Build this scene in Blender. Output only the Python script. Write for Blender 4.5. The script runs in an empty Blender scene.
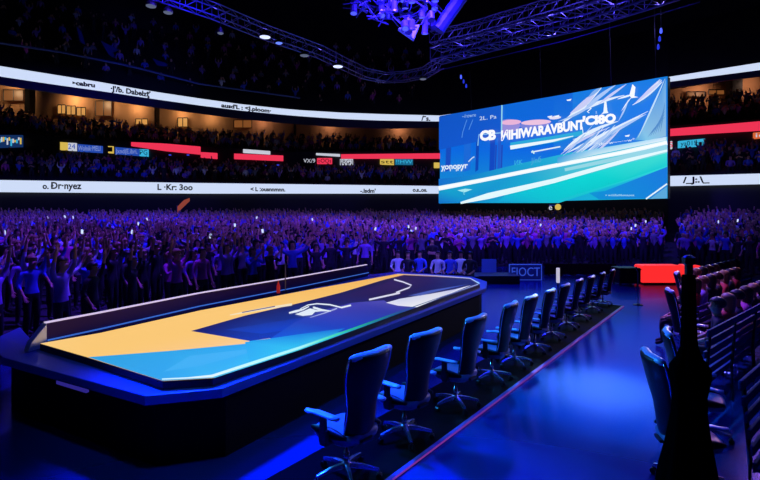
import bpy, bmesh, math, random
import numpy as np
from mathutils import Vector, Matrix
random.seed(7)
S = bpy.context.scene
COL = S.collection
F, CX, HY, CH = 500.0, 380.0, 215.0, 2.6      # focal length in px, principal column, horizon row, eye height


# ------------------------------------------------------------------ helpers
def at(px, py, Y):
    return Vector(((px-CX)/F*Y, Y, CH-(py-HY)/F*Y))
def onz(px, py, z):
    return at(px, py, (CH-z)*F/(py-HY))
def lerp(tab, x):
    if x <= tab[0][0]:
        a, b = tab[0], tab[1]
    elif x >= tab[-1][0]:
        a, b = tab[-2], tab[-1]
    else:
        for a, b in zip(tab, tab[1:]):
            if a[0] <= x <= b[0]: break
    t = (x-a[0])/(b[0]-a[0])
    return a[1]+(b[1]-a[1])*t
def lin(c):
    return tuple((v/255/12.92 if v/255 <= .04045 else ((v/255+.055)/1.055)**2.4) for v in c)
MATS = {}
def mat(name, rgb, rough=.5, metal=0, emit=None, strength=1, noise=0, scale=8, coat=0, spec=.5):
    if name in MATS: return MATS[name]
    m = bpy.data.materials.new(name); m.use_nodes = True
    nt = m.node_tree; b = nt.nodes['Principled BSDF']
    c = (*lin(rgb), 1)
    b.inputs['Base Color'].default_value = c
    b.inputs['Roughness'].default_value = rough
    b.inputs['Metallic'].default_value = metal
    b.inputs['Coat Weight'].default_value = coat
    b.inputs['Specular IOR Level'].default_value = spec
    if noise:
        tc = nt.nodes.new('ShaderNodeTexCoord'); n = nt.nodes.new('ShaderNodeTexNoise')
        n.inputs['Scale'].default_value = scale; n.inputs['Detail'].default_value = 4
        nt.links.new(tc.outputs['Object'], n.inputs['Vector'])
        mx = nt.nodes.new('ShaderNodeMix'); mx.data_type = 'RGBA'
        nt.links.new(n.outputs['Fac'], mx.inputs[0])
        mx.inputs[6].default_value = (*[v*(1-noise) for v in c[:3]], 1)
        mx.inputs[7].default_value = (*[min(1, v*(1+noise)) for v in c[:3]], 1)
        nt.links.new(mx.outputs[2], b.inputs['Base Color'])
        mr = nt.nodes.new('ShaderNodeMapRange')
        mr.inputs[3].default_value = max(.02, rough-.08); mr.inputs[4].default_value = min(1, rough+.1)
        nt.links.new(n.outputs['Fac'], mr.inputs[0]); nt.links.new(mr.outputs[0], b.inputs['Roughness'])
    if emit:
        b.inputs['Emission Color'].default_value = (*lin(emit), 1)
        b.inputs['Emission Strength'].default_value = strength
    MATS[name] = m
    return m
def disp_mat(name, strength):
    m = bpy.data.materials.new(name); m.use_nodes = True
    nt = m.node_tree; b = nt.nodes['Principled BSDF']
    a = nt.nodes.new('ShaderNodeAttribute'); a.attribute_name = 'Col'
    b.inputs['Base Color'].default_value = (.01, .01, .01, 1); b.inputs['Roughness'].default_value = .4
    nt.links.new(a.outputs['Color'], b.inputs['Emission Color'])
    b.inputs['Emission Strength'].default_value = strength
    return m
def link(name, me, m=None, parent=None, smooth=False):
    o = bpy.data.objects.new(name, me); COL.objects.link(o)
    if m is not None:
        for q in (m if isinstance(m, (list, tuple)) else [m]): me.materials.append(q)
    if parent is not None: o.parent = parent
    if smooth: me.shade_smooth()
    return o
def tag(o, label, cat, group=None, kind=None):
    o['label'] = label; o['category'] = cat
    if group: o['group'] = group
    if kind: o['kind'] = kind
    return o
def thing(name, label, cat, loc=(0, 0, 0), rz=0, group=None):
    o = bpy.data.objects.new(name, None); COL.objects.link(o)
    o.location = loc; o.rotation_euler = (0, 0, rz); o.empty_display_size = .1
    return tag(o, label, cat, group)
def struct(o):
    o['kind'] = 'structure'; return o
def copy_tree(o, parent=None):
    c = o.copy(); COL.objects.link(c)
    if parent is not None: c.parent = parent
    for ch in list(o.children): copy_tree(ch, c)
    return c
class MB:
    def __init__(s): s.v = []; s.f = []; s.mi = []
    def poly(s, pts, mi=0):
        n = len(s.v); s.v += [tuple(p) for p in pts]; s.f.append(tuple(range(n, n+len(pts)))); s.mi.append(mi)
    def quads(s, A, B, mi=0, close=False):
        n = len(s.v); k = len(A); s.v += [tuple(p) for p in A]+[tuple(p) for p in B]
        for i in range(k if close else k-1):
            j = (i+1) % k
            s.f.append((n+i, n+j, n+k+j, n+k+i)); s.mi.append(mi)
    def rings(s, R, mi=0, cap=True):
        n = len(s.v); k = len(R[0])
        for r in R: s.v += [tuple(p) for p in r]
        for a in range(len(R)-1):
            for i in range(k):
                j = (i+1) % k
                s.f.append((n+a*k+i, n+a*k+j, n+(a+1)*k+j, n+(a+1)*k+i)); s.mi.append(mi)
        if cap:
            s.f.append(tuple(n+i for i in range(k))[::-1]); s.mi.append(mi)
            e = n+(len(R)-1)*k
            s.f.append(tuple(e+i for i in range(k))); s.mi.append(mi)
    def tube(s, pts, r, k=6, mi=0):
        pts = [Vector(p) for p in pts]; R = []
        for i, p in enumerate(pts):
            d = (pts[min(i+1, len(pts)-1)]-pts[max(i-1, 0)]).normalized()
            u = d.cross(Vector((0, 0, 1)))
            if u.length < 1e-3: u = Vector((1, 0, 0))
            u.normalize(); w = d.cross(u); rr = r[i] if isinstance(r, (list, tuple)) else r
            R.append([p+(u*math.cos(t*2*math.pi/k)+w*math.sin(t*2*math.pi/k))*rr for t in range(k)])
        s.rings(R, mi)
    def lathe(s, prof, c=(0, 0, 0), k=16, mi=0):
        s.rings([[(c[0]+r*math.cos(t*2*math.pi/k), c[1]+r*math.sin(t*2*math.pi/k), c[2]+z) for t in range(k)] for r, z in prof], mi)
    def box(s, c, d, R=None, mi=0):
        pts = []
        for z in (-.5, .5):
            for x, y in ((-.5, -.5), (.5, -.5), (.5, .5), (-.5, .5)):
                p = Vector((x*d[0], y*d[1], z*d[2]))
                if R is not None: p = R @ p
                pts.append(p+Vector(c))
        s.rings([pts[:4], pts[4:]], mi)
    def prism(s, pts, z0, z1, mi=0):
        s.rings([[(p[0], p[1], z0) for p in pts], [(p[0], p[1], z1) for p in pts]], mi)
    def mesh(s, name, bevel=0, seg=2, fix=True):
        me = bpy.data.meshes.new(name); me.from_pydata(s.v, [], s.f)
        for p, i in zip(me.polygons, s.mi): p.material_index = i
        if fix or bevel:
            bm = bmesh.new(); bm.from_mesh(me)
            bmesh.ops.recalc_face_normals(bm, faces=bm.faces)
            if bevel:
                eds = [e for e in bm.edges if len(e.link_faces) == 2 and e.calc_face_angle(0) > .6]
                bmesh.ops.bevel(bm, geom=eds, offset=bevel, segments=seg, affect='EDGES', profile=.6)
            bm.to_mesh(me); bm.free()
        me.update(); return me
    def build(s, name, m, parent=None, bevel=0, seg=2, smooth=False):
        return link(name, s.mesh(name, bevel, seg), m, parent, smooth)
def evaluated(ob):
    dg = bpy.context.evaluated_depsgraph_get()
    me = bpy.data.meshes.new_from_object(ob.evaluated_get(dg)); return me
def text_mesh(s, size, extrude=0.0, bold=0.0):
    c = bpy.data.curves.new('lettering', 'FONT'); c.body = s; c.size = size; c.extrude = extrude; c.offset = bold
    c.align_x = 'CENTER'; c.align_y = 'CENTER'; c.resolution_u = 3
    o = bpy.data.objects.new('lettering', c); COL.objects.link(o)
    bpy.context.view_layer.update()
    me = evaluated(o); bpy.data.objects.remove(o); bpy.data.curves.remove(c); return me

# ------------------------------------------------------------------ materials
M_black = mat('black satin', (10, 10, 14), .45, noise=.3)
M_shell = mat('arena concrete', (38, 38, 46), .85, noise=.25, scale=.6)
M_fascia = mat('dark fascia', (16, 17, 26), .6, noise=.2, scale=1)
M_floor = mat('polished blue floor', (32, 84, 165), .2, .6, spec=.3)
M_floor.node_tree.nodes['Principled BSDF'].inputs['Specular Tint'].default_value = (.03, .12, 1, 1)
M_leather = mat('black leather', (5, 5, 7), .42, noise=.25, scale=30, spec=.22)
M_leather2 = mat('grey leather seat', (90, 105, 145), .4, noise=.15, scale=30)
M_chrome = mat('chrome', (215, 210, 235), .25, 1)
M_plastic = mat('black plastic', (12, 12, 15), .35)
M_steel = mat('truss steel', (120, 118, 150), .4, .7)
M_white = mat('ribbon display white', (10, 10, 10), .4, emit=(206, 220, 248), strength=1.0)
M_ink = mat('ribbon lettering dark', (6, 8, 20), .5)
M_red = mat('ribbon display red', (10, 2, 4), .4, emit=(238, 52, 84), strength=1.0)
M_redlight = mat('red light panel', (30, 2, 4), .4, emit=(250, 42, 44), strength=1.1)
M_wood = mat('suite wall warm plaster', (176, 130, 92), .8, noise=.2, scale=.5)

# ------------------------------------------------------------------ bowl depth curves (by direction)
L = [(-300, 33), (-200, 36), (-100, 39.5), (0, 43), (100, 44.6), (200, 46), (300, 48), (440, 50), (500, 48.4), (554, 45), (610, 41), (668, 36.8), (760, 34), (860, 31.5), (1000, 29)]
U = [(-300, 26), (-200, 28.5), (-100, 31), (0, 33.7), (100, 37.2), (200, 42.2), (300, 47), (380, 49), (440, 50), (500, 48), (554, 44.4), (610, 40), (668, 35.7), (760, 32.7), (860, 30), (1000, 27.5)]
XS = list(range(-300, 441, 20))+[470, 500, 530, 554, 580, 610, 640, 668, 690, 720, 760, 800, 860, 930, 1000]
def curve(ytab, dtab, off=0, xs=XS):
    out = []
    for x in xs:
        Y = lerp(dtab, x)+off
        out.append(at(x, lerp(ytab, x), Y))
    return out
def zcurve(z, dtab, off=0, xs=XS):
    return [Vector(((x-CX)/F*(lerp(dtab, x)+off), lerp(dtab, x)+off, z)) for x in xs]

# floor
b = MB(); b.prism([(-70, -12), (80, -12), (80, 75), (-70, 75)], -.3, 0)
struct(b.build('floor', M_floor))
# lower bowl rake
FR = [(-300, 7.5), (-150, 8.6), (-60, 7.9), (0, 8.7), (60, 8.7), (120, 10.2), (200, 12), (300, 15), (370, 18.6), (400, 21.5), (480, 25), (560, 25.5), (640, 26), (700, 24), (760, 20), (860, 15), (1000, 11)]
def bowl(px, t):           # t 0 front .. 1 back
    Y = lerp(FR, px)*(1-t)+(lerp(L, px)-.6)*t
    z = .02+1.25*t**1.15
    return Vector(((px-CX)/F*Y, Y, z))
b = MB()
NR = 38
prev = None
for r in range(NR+1):
    t = r/NR
    cur = [bowl(x, t) for x in XS]
    z0 = cur[0].z
    if prev is not None:
        low = [Vector((p.x, p.y, q.z)) for p, q in zip(cur, prev)]
        b.quads(prev, low); b.quads(low, cur)
    prev = cur
o = b.build('trim_1', M_shell); struct(o)
# wall under the lower ribbon
LT = [(-300, 171), (0, 180), (200, 183), (440, 186), (554, 182), (668, 176), (760, 173.5), (1000, 165)]
LB = [(-300, 184), (0, 192), (200, 193.5), (440, 193.5), (554, 190.5), (668, 186), (760, 184), (1000, 177)]
b = MB(); b.quads(zcurve(0, L, .35), zcurve(5.5, L, .35))
struct(b.build('wall_lower', M_fascia))
def ribbon(name, top, bot, dt, m, off=0, thick=.25, label=None, xs=XS, grp=None, cat='display ribbon'):
    A, B = curve(top, dt, off, xs), curve(bot, dt, off, xs)
    n = [Vector((-p.x, -p.y, 0)).normalized()*thick for p in A]
    b = MB(); b.quads(A, B); A2 = [a-q for a, q in zip(A, n)]; B2 = [a-q for a, q in zip(B, n)]
    b.quads(A, A2); b.quads(B, B2); b.quads(A2, B2)
    b.poly([A[0], B[0], B2[0], A2[0]]); b.poly([A[-1], B[-1], B2[-1], A2[-1]])
    o = b.build(name, m)
    if label: tag(o, label, cat, grp)
    return o
UT = [(-300, 12), (-200, 32), (-100, 50), (0, 66), (50, 74), (100, 82), (150, 91), (200, 98.5), (240, 104), (290, 109.5), (340, 112.5), (380, 114), (440, 115.5), (554, 100), (668, 77), (760, 62.5), (860, 44), (1000, 17)]
UB = [(-300, 25), (-200, 44), (-100, 61), (0, 76.5), (50, 84), (100, 91), (150, 98.5), (200, 105.5), (240, 110.5), (290, 115.5), (340, 119), (380, 120.5), (440, 121.5), (554, 106), (668, 82), (760, 70), (860, 52), (1000, 26)]
lowR = ribbon('display_ribbon', LT, LB, L, M_white, label='lower glowing white display ribbon wrapping the arena behind the screen')
upR = ribbon('display_ribbon', UT, UB, U, M_white, label='upper glowing white display ribbon along the top balcony edge')
def ribbon_text(par, s, px, py, Y, h, wscale=1.0):
    me = text_mesh(s, h*Y/F*1.35, .004, .022)
    p = at(px, py, Y); o = link('lettering', me, M_ink)
    dx = at(px+10, py, lerp(U if par is upR else L, px+10)-.06)-at(px-10, py, lerp(U if par is upR else L, px-10)-.06)
    a = math.atan2(dx.y, dx.x)
    o.rotation_euler = (math.radians(90), 0, a); o.scale = (wscale, 1, 1); o.location = p
    o.parent = par
for s, px, py, h, w in (('\u25b8cabru', 84, 84.2, 4.2, 1.3), ("\u00b7J'/b. Dabelz\u02a7", 131, 91.8, 5.2, 1.0), ("ausd'L : <J.ploom\u00b7", 247, 108.4, 4, 1.3)):
    ribbon_text(upR, s, px, py, lerp(U, px)-.08, h, w)
ribbon_text(upR, "/\u02dcs.", 426, 118.6, lerp(U, 426)-.08, 5, 1.1)
for s, px, py, h, w in (("o. \u026b", 48, 186.4, 6, .9), ("Dr\u00b7nyez", 66, 186, 7, .9), ("L \u00b7Kr: 3oo", 175, 187.5, 6, 1), ("< L \u02d0ousnnmnn.", 268, 189.5, 4, 1), ("-.lsdm'", 368, 191, 4, 1.1), ("o.s..os.", 420, 190, 4, 1), ("/_J:.\\_", 696, 180, 6, 1.2)):
    ribbon_text(lowR, s, px, py, lerp(L, px)-.08, h, w)
# dark fascia band under the upper ribbon
UB2 = [(x, y+ (8 if x < 400 else 6)) for x, y in UB]
o = ribbon('trim_2', UB, UB2, U, mat('navy fascia', (18, 22, 58), .6), thick=.2); struct(o)

# second tier: seats from ribbon top back to fascia
FT = [(-300, 100), (0, 127), (60, 139), (131, 141), (200, 146), (283, 152), (440, 151), (554, 140), (668, 126), (760, 119), (1000, 98)]
FB = [(-300, 128), (0, 150), (131, 158), (283, 166), (440, 168), (554, 160), (668, 152), (760, 146), (1000, 128)]
ST = [(-300, 50), (0, 84), (50, 90), (100, 97), (150, 104), (200, 110), (300, 119), (440, 125), (554, 110), (668, 90), (760, 76), (1000, 40)]
SB = [(-300, 84), (0, 107), (50, 114), (100, 119), (150, 125), (200, 130), (300, 133), (440, 139), (554, 125), (668, 102), (760, 92), (1000, 58)]
def shift(tab, d): return [(x, y+d) for x, y in tab]
FB2 = shift(FB, 13); SB2 = shift(SB, 13)
b = MB(); b.quads(curve(shift(LT, -1), L, .3), curve(FB2, L, 5)); struct(b.build('trim_3', M_shell))
b = MB(); b.quads(curve(FB2, L, 5), curve(FT, L, 5)); struct(b.build('wall_fascia', M_fascia))
b = MB(); b.quads(curve(FT, L, 5), curve(SB2, L, 9.8)); struct(b.build('trim_4', M_shell))
b = MB(); b.quads(curve(SB2, L, 10), curve(ST, L, 10)); struct(b.build('wall_suites', M_wood))
b = MB(); b.quads(curve(UB2, U, .3), curve(ST, L, 10.2)); struct(b.build('ceiling_suites', M_fascia))
# upper deck
DT = [(-300, -60), (0, 8), (100, 22), (200, 38), (300, 52), (440, 60), (554, 50), (668, 26), (760, 5), (1000, -60)]
b = MB(); b.quads(curve(UT, U, .3), curve(DT, U, 13)); struct(b.build('trim_5', M_shell))
b = MB(); b.quads(curve(DT, U, 13), zcurve(32, U, 13)); struct(b.build('wall_upper', M_fascia))
b = MB(); b.prism([(-70, -12), (80, -12), (80, 75), (-70, 75)], 32, 32.4); struct(b.build('ceiling', mat('dark roof', (8, 8, 14), .9)))

# partitions in the suites and their lit windows
for i, (px, w) in enumerate(((30, 5), (157, 1.6), (295, 1.2), (734, 10), (-40, 4))):
    Y = lerp(L, px)+9.3
    t = lerp(ST, px)-1.5; bt = lerp(SB, px)+2
    p, q = at(px, t, Y), at(px, bt, Y)
    b = MB(); b.box((p+q)/2, (w*Y/F, .9, (p-q).length)); struct(b.build('trim_%d' % (10+i), M_fascia))
M_win = mat('lit suite window', (20, 15, 10), .5, emit=(235, 165, 85), strength=.75)
M_win2 = mat('dim suite window', (20, 15, 10), .5, emit=(200, 120, 60), strength=.35)
for i, (x0, y0, x1, y1, mm) in enumerate(((58, 105, 66, 114, 0), (67, 106, 76, 115, 0), (77, 107.5, 86, 116, 0), (4, 90, 24, 101, 1), (96, 101, 112, 116, 1), (136, 119, 148, 125, 0),
                                          (178, 118, 188, 127, 0), (234, 120, 252, 128, 1), (686, 92, 704, 97, 1), (708, 90, 724, 95, 1))):
    Y = lerp(L, (x0+x1)/2)+9.9
    A, B = at(x0, (y0+y1)/2, lerp(L, x0)+9.85), at(x1, (y0+y1)/2, lerp(L, x1)+9.85)
    h = (y1-y0)*Y/F
    b = MB(); e = Vector((0, 0, h/2)); n = Vector((0, -.08, 0))
    b.rings([[A-e, B-e, B+e, A+e], [A-e+n, B-e+n, B+e+n, A+e+n]])
    w = struct(b.build('window_%d' % (i+1), M_win if mm == 0 else M_win2))
    fr = MB()
    for a, c in ((A-e, B-e), (B-e, B+e), (B+e, A+e), (A+e, A-e), ((A+B)/2-e, (A+B)/2+e)): fr.tube([a+n, c+n], .05, 4)
    fr.build('window_frame', M_fascia, w)

# upper deck rail
b = MB(); b.tube(curve([(-300, -5), (0, 43), (60, 52), (130, 66), (200, 84), (300, 98)], U, 1.4, [x for x in XS if x <= 300]), .09, 6)
struct(b.build('trim_6', mat('rail paint', (60, 80, 150), .4)))

# LED strips on the fascia
def board(px0, px1, yt0, yb0, yt1, yb1, m, label, cat, parts=(), off=4.7, txt=None, group=None, name='display_strip'):
    A, D = at(px0, yt0, lerp(L, px0)+off), at(px0, yb0, lerp(L, px0)+off)
    B, C = at(px1, yt1, lerp(L, px1)+off), at(px1, yb1, lerp(L, px1)+off)
    n = Vector((0, .18, 0)); b = MB(); b.rings([[A, B, C, D], [A+n, B+n, C+n, D+n]])
    o = b.build(name, m, bevel=.02); tag(o, label, cat, group)
    if txt:
        s, mm = txt
        me = text_mesh(s, (A-D).length*.95, .004)
        w = max(v.co.x for v in me.vertices)-min(v.co.x for v in me.vertices)
        t = link('lettering', me, mm, o); d = B-A
        t.rotation_euler = (math.radians(90), 0, math.atan2(d.y, d.x))
        t.scale = (d.length*.9/w, 1, 1); t.location = (A+B+C+D)/4-Vector((0, .06, 0))
    return o
M_blueb = mat('blue sign face', (5, 8, 30), .4, emit=(40, 80, 190), strength=.8)
M_cyanb = mat('cyan sign face', (5, 20, 30), .4, emit=(60, 190, 235), strength=.85)
M_yel = mat('yellow sign face', (30, 25, 5), .4, emit=(235, 200, 90), strength=.8)
M_pale = mat('pale sign face', (20, 20, 20), .4, emit=(215, 220, 235), strength=.8)
M_dimw = mat('sign lettering pale', (10, 10, 12), .4, emit=(150, 170, 240), strength=.7)
M_org = mat('orange sign face', (20, 8, 2), .4, emit=(235, 110, 60), strength=.8)
board(131, 165, 142, 146, 143.5, 151, M_red, 'red display strip on the left balcony beginning as a point', 'display strip')
board(165, 200, 143.5, 151, 146.5, 154.5, M_red, 'red display strip touching the pointed strip, left of the short red block', 'display strip')
board(200.6, 217, 152, 157.5, 153, 159, M_red, 'short red display block just right of the long pointed red strip', 'display strip')
board(234, 283, 153.5, 159, 155.5, 161, M_red, 'separate red display strip under a short white bar', 'display strip')
board(243, 270, 149, 152.8, 151, 154.5, M_pale, 'short white light bar above the separate red strip', 'display strip')
board(341, 440, 154.2, 158.6, 153.2, 158.6, M_red, 'long thin red display strip running into the left edge of the screen', 'display strip')
board(316, 340, 153, 155, 154, 156.6, M_pale, 'pale pink light bar at the left end of the long thin red strip', 'display strip')
board(668, 762, 129, 136, 121, 130.5, M_red, 'wide red display strip on the balcony right of the screen', 'display strip')
board(762, 860, 121, 130.5, 112, 123, M_red, 'red display strip continuing past the frame on the right', 'display strip')
board(60, 67, 142, 150, 142.4, 150.2, M_yel, 'yellow sign square at the left end of the balcony sign row', 'sign', name='balcony_sign')
board(68, 76, 142.6, 150.6, 143, 151, M_pale, 'white and blue patterned sign square beside the yellow one', 'sign', txt=('24', M_blueb), name='balcony_sign')
board(77.5, 102, 144, 151.5, 146, 153, M_blueb, 'long blue sign with faint letters right of the white square', 'sign', txt=('Wolnik\u00b7MELI', M_dimw), name='balcony_sign')
board(108, 113, 146, 153, 146.2, 153.4, M_yel, 'narrow yellow sign between two blue signs', 'sign', txt=('I', M_ink), name='balcony_sign')
board(115, 139, 147, 154, 149, 156, M_blueb, 'blue sign with handwritten style lettering right of the narrow yellow sign', 'sign', txt=('Jxnd(E.ibri,', M_dimw), name='balcony_sign')
board(139.5, 148, 149, 156, 149.4, 156.6, M_cyanb, 'small pale cyan sign closing the row of blue signs', 'sign', txt=('\u0420G', M_ink), name='balcony_sign')
board(303, 316, 158, 164, 158, 164, M_fascia, 'small dark sign with white letters under the pale pink bar', 'sign', txt=('VX/9', M_pale), name='balcony_sign')
board(317, 332, 158, 164, 158, 164, M_red, 'small red sign with dark letters under the thin red strip', 'sign', txt=('oOOs', M_ink), name='balcony_sign')
board(340, 353, 159, 165, 159, 165, M_pale, 'small pale green sign right of the small red sign', 'sign', txt=('[BG]', M_ink), name='balcony_sign')
board(380, 394, 159, 164.5, 159, 165, M_yel, 'small cream sign left of the cyan sign by the screen', 'sign', txt=('stt', M_ink), name='balcony_sign')
board(395, 413, 159, 164.8, 159, 165, mat('teal sign face', (2, 20, 25), .4, emit=(30, 120, 160), strength=.7), 'small teal sign beside the cream sign', 'sign', txt=('!!HW', M_cyanb), name='balcony_sign')
board(434, 439.6, 162.5, 168, 162.5, 168, M_yel, 'tiny yellow sign against the left edge of the screen', 'sign', name='balcony_sign')
board(668.4, 672.4, 141, 149, 141, 149, M_pale, 'small white sign cut by the right edge of the screen', 'sign', txt=('S', M_red), name='balcony_sign')
board(679, 705, 141, 148, 138.5, 146, M_cyanb, 'cyan sign with dark letters right of the screen', 'sign', txt=('ya01!tga', M_ink), name='balcony_sign')
board(754.5, 764, 132.5, 139, 131.5, 138, M_org, 'orange sign at the frame edge under the right red strip', 'sign', txt=('ic', M_pale), name='balcony_sign')
o = board(-6, 22, 135, 148, 135, 147, mat('multicolour screen face', (5, 8, 20), .4, emit=(25, 60, 120), strength=.6), 'small colourful screen glowing at the far left of the balcony', 'screen', name='small_screen')
dm = disp_mat('screen picture', .9)
b = MB()
for i in range(14):
    x = -4+i*1.9; A = at(x, 137+random.random()*3, lerp(L, x)+4.6); h = random.uniform(.2, .7)
    b.box(A-Vector((0, 0, h/2)), (.13, .03, h), mi=i % 3)
b.build('picture', [M_pale, M_yel, M_cyanb], o)
# small lamps under the red strip
for px, py in ((170, 155), (188, 155), (265, 165.5), (278, 165)):
    p = at(px, py, lerp(L, px)+4.7); b = MB(); b.lathe([(.06, .06), (.13, .03), (.15, 0), (.1, -.05)], p, 10)
    tag(b.build('marker_lamp', mat('blue marker lamp', (5, 5, 20), .4, emit=(50, 70, 220), strength=.9)), 'tiny blue marker lamp under the red balcony strips', 'lamp', 'blue marker lamps under the red strips')

# orange slanted banner in the left stand and steps
p = [at(177, 213, 42), at(189.5, 201, 42), at(189.5, 198, 42), at(184, 200, 42), at(177, 207, 42)]
b = MB(); b.rings([p, [q+Vector((0, .06, 0)) for q in p]])
fl = thing('pennant', 'small orange pennant glowing on the dark wall under the lower ribbon', 'flag', at(177, 216, 42))
o = b.build('cloth', mat('glowing orange cloth', (190, 70, 40), .7, emit=(170, 80, 50), strength=.6)); o.location = -Vector(fl.location); o.parent = fl  # emission brightens the cloth in place of lamplight
b = MB(); b.tube([at(177, 222, 42)-fl.location, at(177, 205, 42)-fl.location], .04, 6); b.build('pole', M_steel, fl)

# ------------------------------------------------------------------ big screen
SA = Vector(((440-CX)/F*41.7, 41.7)); SBp = Vector(((668-CX)/F*30, 30)); sd = SBp-SA
def onscr(px, py):
    k = (px-CX)/F       # solve SA+t*sd on ray (k,1)
    t = (k*SA.y-SA.x)/(sd.x-k*sd.y)
    return at(px, py, SA.y+t*sd.y)
sn = Vector((sd.y, -sd.x, 0)).normalized()
if sn.y > 0: sn = -sn
class Disp:
    def __init__(s, proj, n, step): s.p = proj; s.n = n; s.st = step; s.v = []; s.f = []; s.c = []; s.k = 0
    def poly(s, pts, cols):
        s.k += 1; n0 = len(s.v)
        if isinstance(cols[0], (int, float)): cols = [cols]*len(pts)
        for q, c in zip(pts, cols):
            s.v.append(tuple(s.p(*q)+s.n*s.st*s.k)); s.c.append((*lin(c), 1))
        s.f.append(tuple(range(n0, n0+len(pts))))
    def stroke(s, pts, w, col):
        if not isinstance(w, (list, tuple)): w = [w]*len(pts)
        up, dn, cu = [], [], []
        for i, p in enumerate(pts):
            a, b_ = pts[max(i-1, 0)], pts[min(i+1, len(pts)-1)]
            d = Vector((b_[0]-a[0], b_[1]-a[1])); d.normalize(); n = Vector((-d.y, d.x))*w[i]/2
            up.append((p[0]+n.x, p[1]+n.y)); dn.append((p[0]-n.x, p[1]-n.y))
        for i in range(len(pts)-1):
            c = col if isinstance(col[0], (int, float)) else [col[i], col[i+1], col[i+1], col[i]]
            s.poly([up[i], up[i+1], dn[i+1], dn[i]], c)
            s.k -= 1
        s.k += 1
    def mesh_text(s, txt, px, py, h, slope, col, wpx=None, bold=0):
        me = text_mesh(txt, 1.0, 0, bold); xs = [v.co.x for v in me.vertices]; w = max(xs)-min(xs)
        kx = (wpx/w) if wpx else h; s.k += 1; n0 = len(s.v)
        for v in me.vertices:
            x = v.co.x*kx; q = (px+x, py-v.co.y*h*1.35+x*slope)
            s.v.append(tuple(s.p(*q)+s.n*s.st*s.k)); s.c.append((*lin(col), 1))
        for f in me.polygons: s.f.append(tuple(n0+i for i in f.vertices))
        bpy.data.meshes.remove(me)
    def build(s, name, m, parent=None):
        me = bpy.data.meshes.new(name); me.from_pydata(s.v, [], s.f)
        ca = me.color_attributes.new('Col', 'FLOAT_COLOR', 'POINT')
        ca.data.foreach_set('color', np.array(s.c, dtype=np.float32).ravel())
        bm = bmesh.new(); bm.from_mesh(me); bmesh.ops.triangulate(bm, faces=[f for f in bm.faces if len(f.verts) > 4]); bm.to_mesh(me); bm.free()
        return link(name, me, m, parent)
scr = thing('video_screen', 'huge hanging video screen showing blue and turquoise racing streaks', 'screen', (0, 0, 0))
c4 = [onscr(440, 203.5), onscr(668, 198.5), onscr(668, 76.5), onscr(440, 116)]
b = MB(); b.rings([[p-sn*.02 for p in c4], [p-sn*.5 for p in c4]]); b.build('screen_case', M_black, scr)
d = Disp(onscr, sn, .004)
W = (240, 250, 255)
def Sq(x0, x1, t0, t1, b0, b1, ct, cb): d.poly([(x0, b0), (x1, b1), (x1, t1), (x0, t0)], [cb, cb, ct, ct])
def edge_t(x): return 116-(x-440)*39.5/228
def edge_b(x): return 203.5-(x-440)*5/228
# base gradient columns
for i in range(12):
    x0 = 440+i*19; x1 = x0+19
    ca = (6, 90, 200) if i < 3 else (8, 102, 212) if i < 7 else (12, 122, 218)
    Sq(x0, x1, edge_t(x0), edge_t(x1), 150, 150, ca, (6, 104, 222) if i < 6 else (24, 120, 220))
    Sq(x0, x1, 150, 150, edge_b(x0), edge_b(x1), (6, 104, 222), (20, 150, 200))
# deep vertical shades on the left half
for x, w, c in ((448, 5, (20, 74, 188)), (466, 7, (24, 104, 214)), (478, 3, (10, 70, 180)), (492, 5, (12, 72, 190)), (500, 3, (30, 90, 200))):
    d.poly([(x, edge_t(x)+2), (x+w, edge_t(x+w)+2), (x+w-2, 170), (x-2, 172)], c)
for x in (497, 503): d.stroke([(x, 145), (x-1, 172)], 1.5, (28, 70, 180))
# pink ellipses & dividing line
def ell(cx, cy, rx, ry, sl, col): d.poly([(cx+rx*math.cos(t*math.pi/12), cy+ry*math.sin(t*math.pi/12)+rx*math.cos(t*math.pi/12)*sl) for t in range(24)], col)
ell(508, 126.5, 13, 7, -.1, (150, 140, 215)); ell(512, 122.5, 10, 2.6, -.05, (232, 180, 215))
d.poly([(440, 117), (502, 106), (502, 137), (440, 150)], [(14, 84, 196), (18, 90, 200), (16, 88, 205), (14, 86, 204)])
ell(536, 124.5, 15, 4.8, -.1, (120, 130, 215)); ell(537, 122.6, 15, 2.6, -.05, (235, 195, 222))
ell(556, 118, 6, 1.6, -.1, (225, 220, 240))
d.stroke([(503, 105.5), (502.5, 135)], 1.3, (150, 215, 235))
# faint scribbled lettering
d.mesh_text('~/rowre', 470, 116, 4, -.12, (150, 190, 235), 14); d.mesh_text('2L. Pa', 489, 118, 4, -.12, (205, 225, 245), 17)
d.stroke([(468, 120), (464, 132), (463, 138)], .6, (90, 150, 225)); d.stroke([(474, 120), (470, 130)], .6, (90, 150, 225))
d.stroke([(479, 146), (480, 135), (503, 133)], 1.1, (130, 190, 235))
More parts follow.
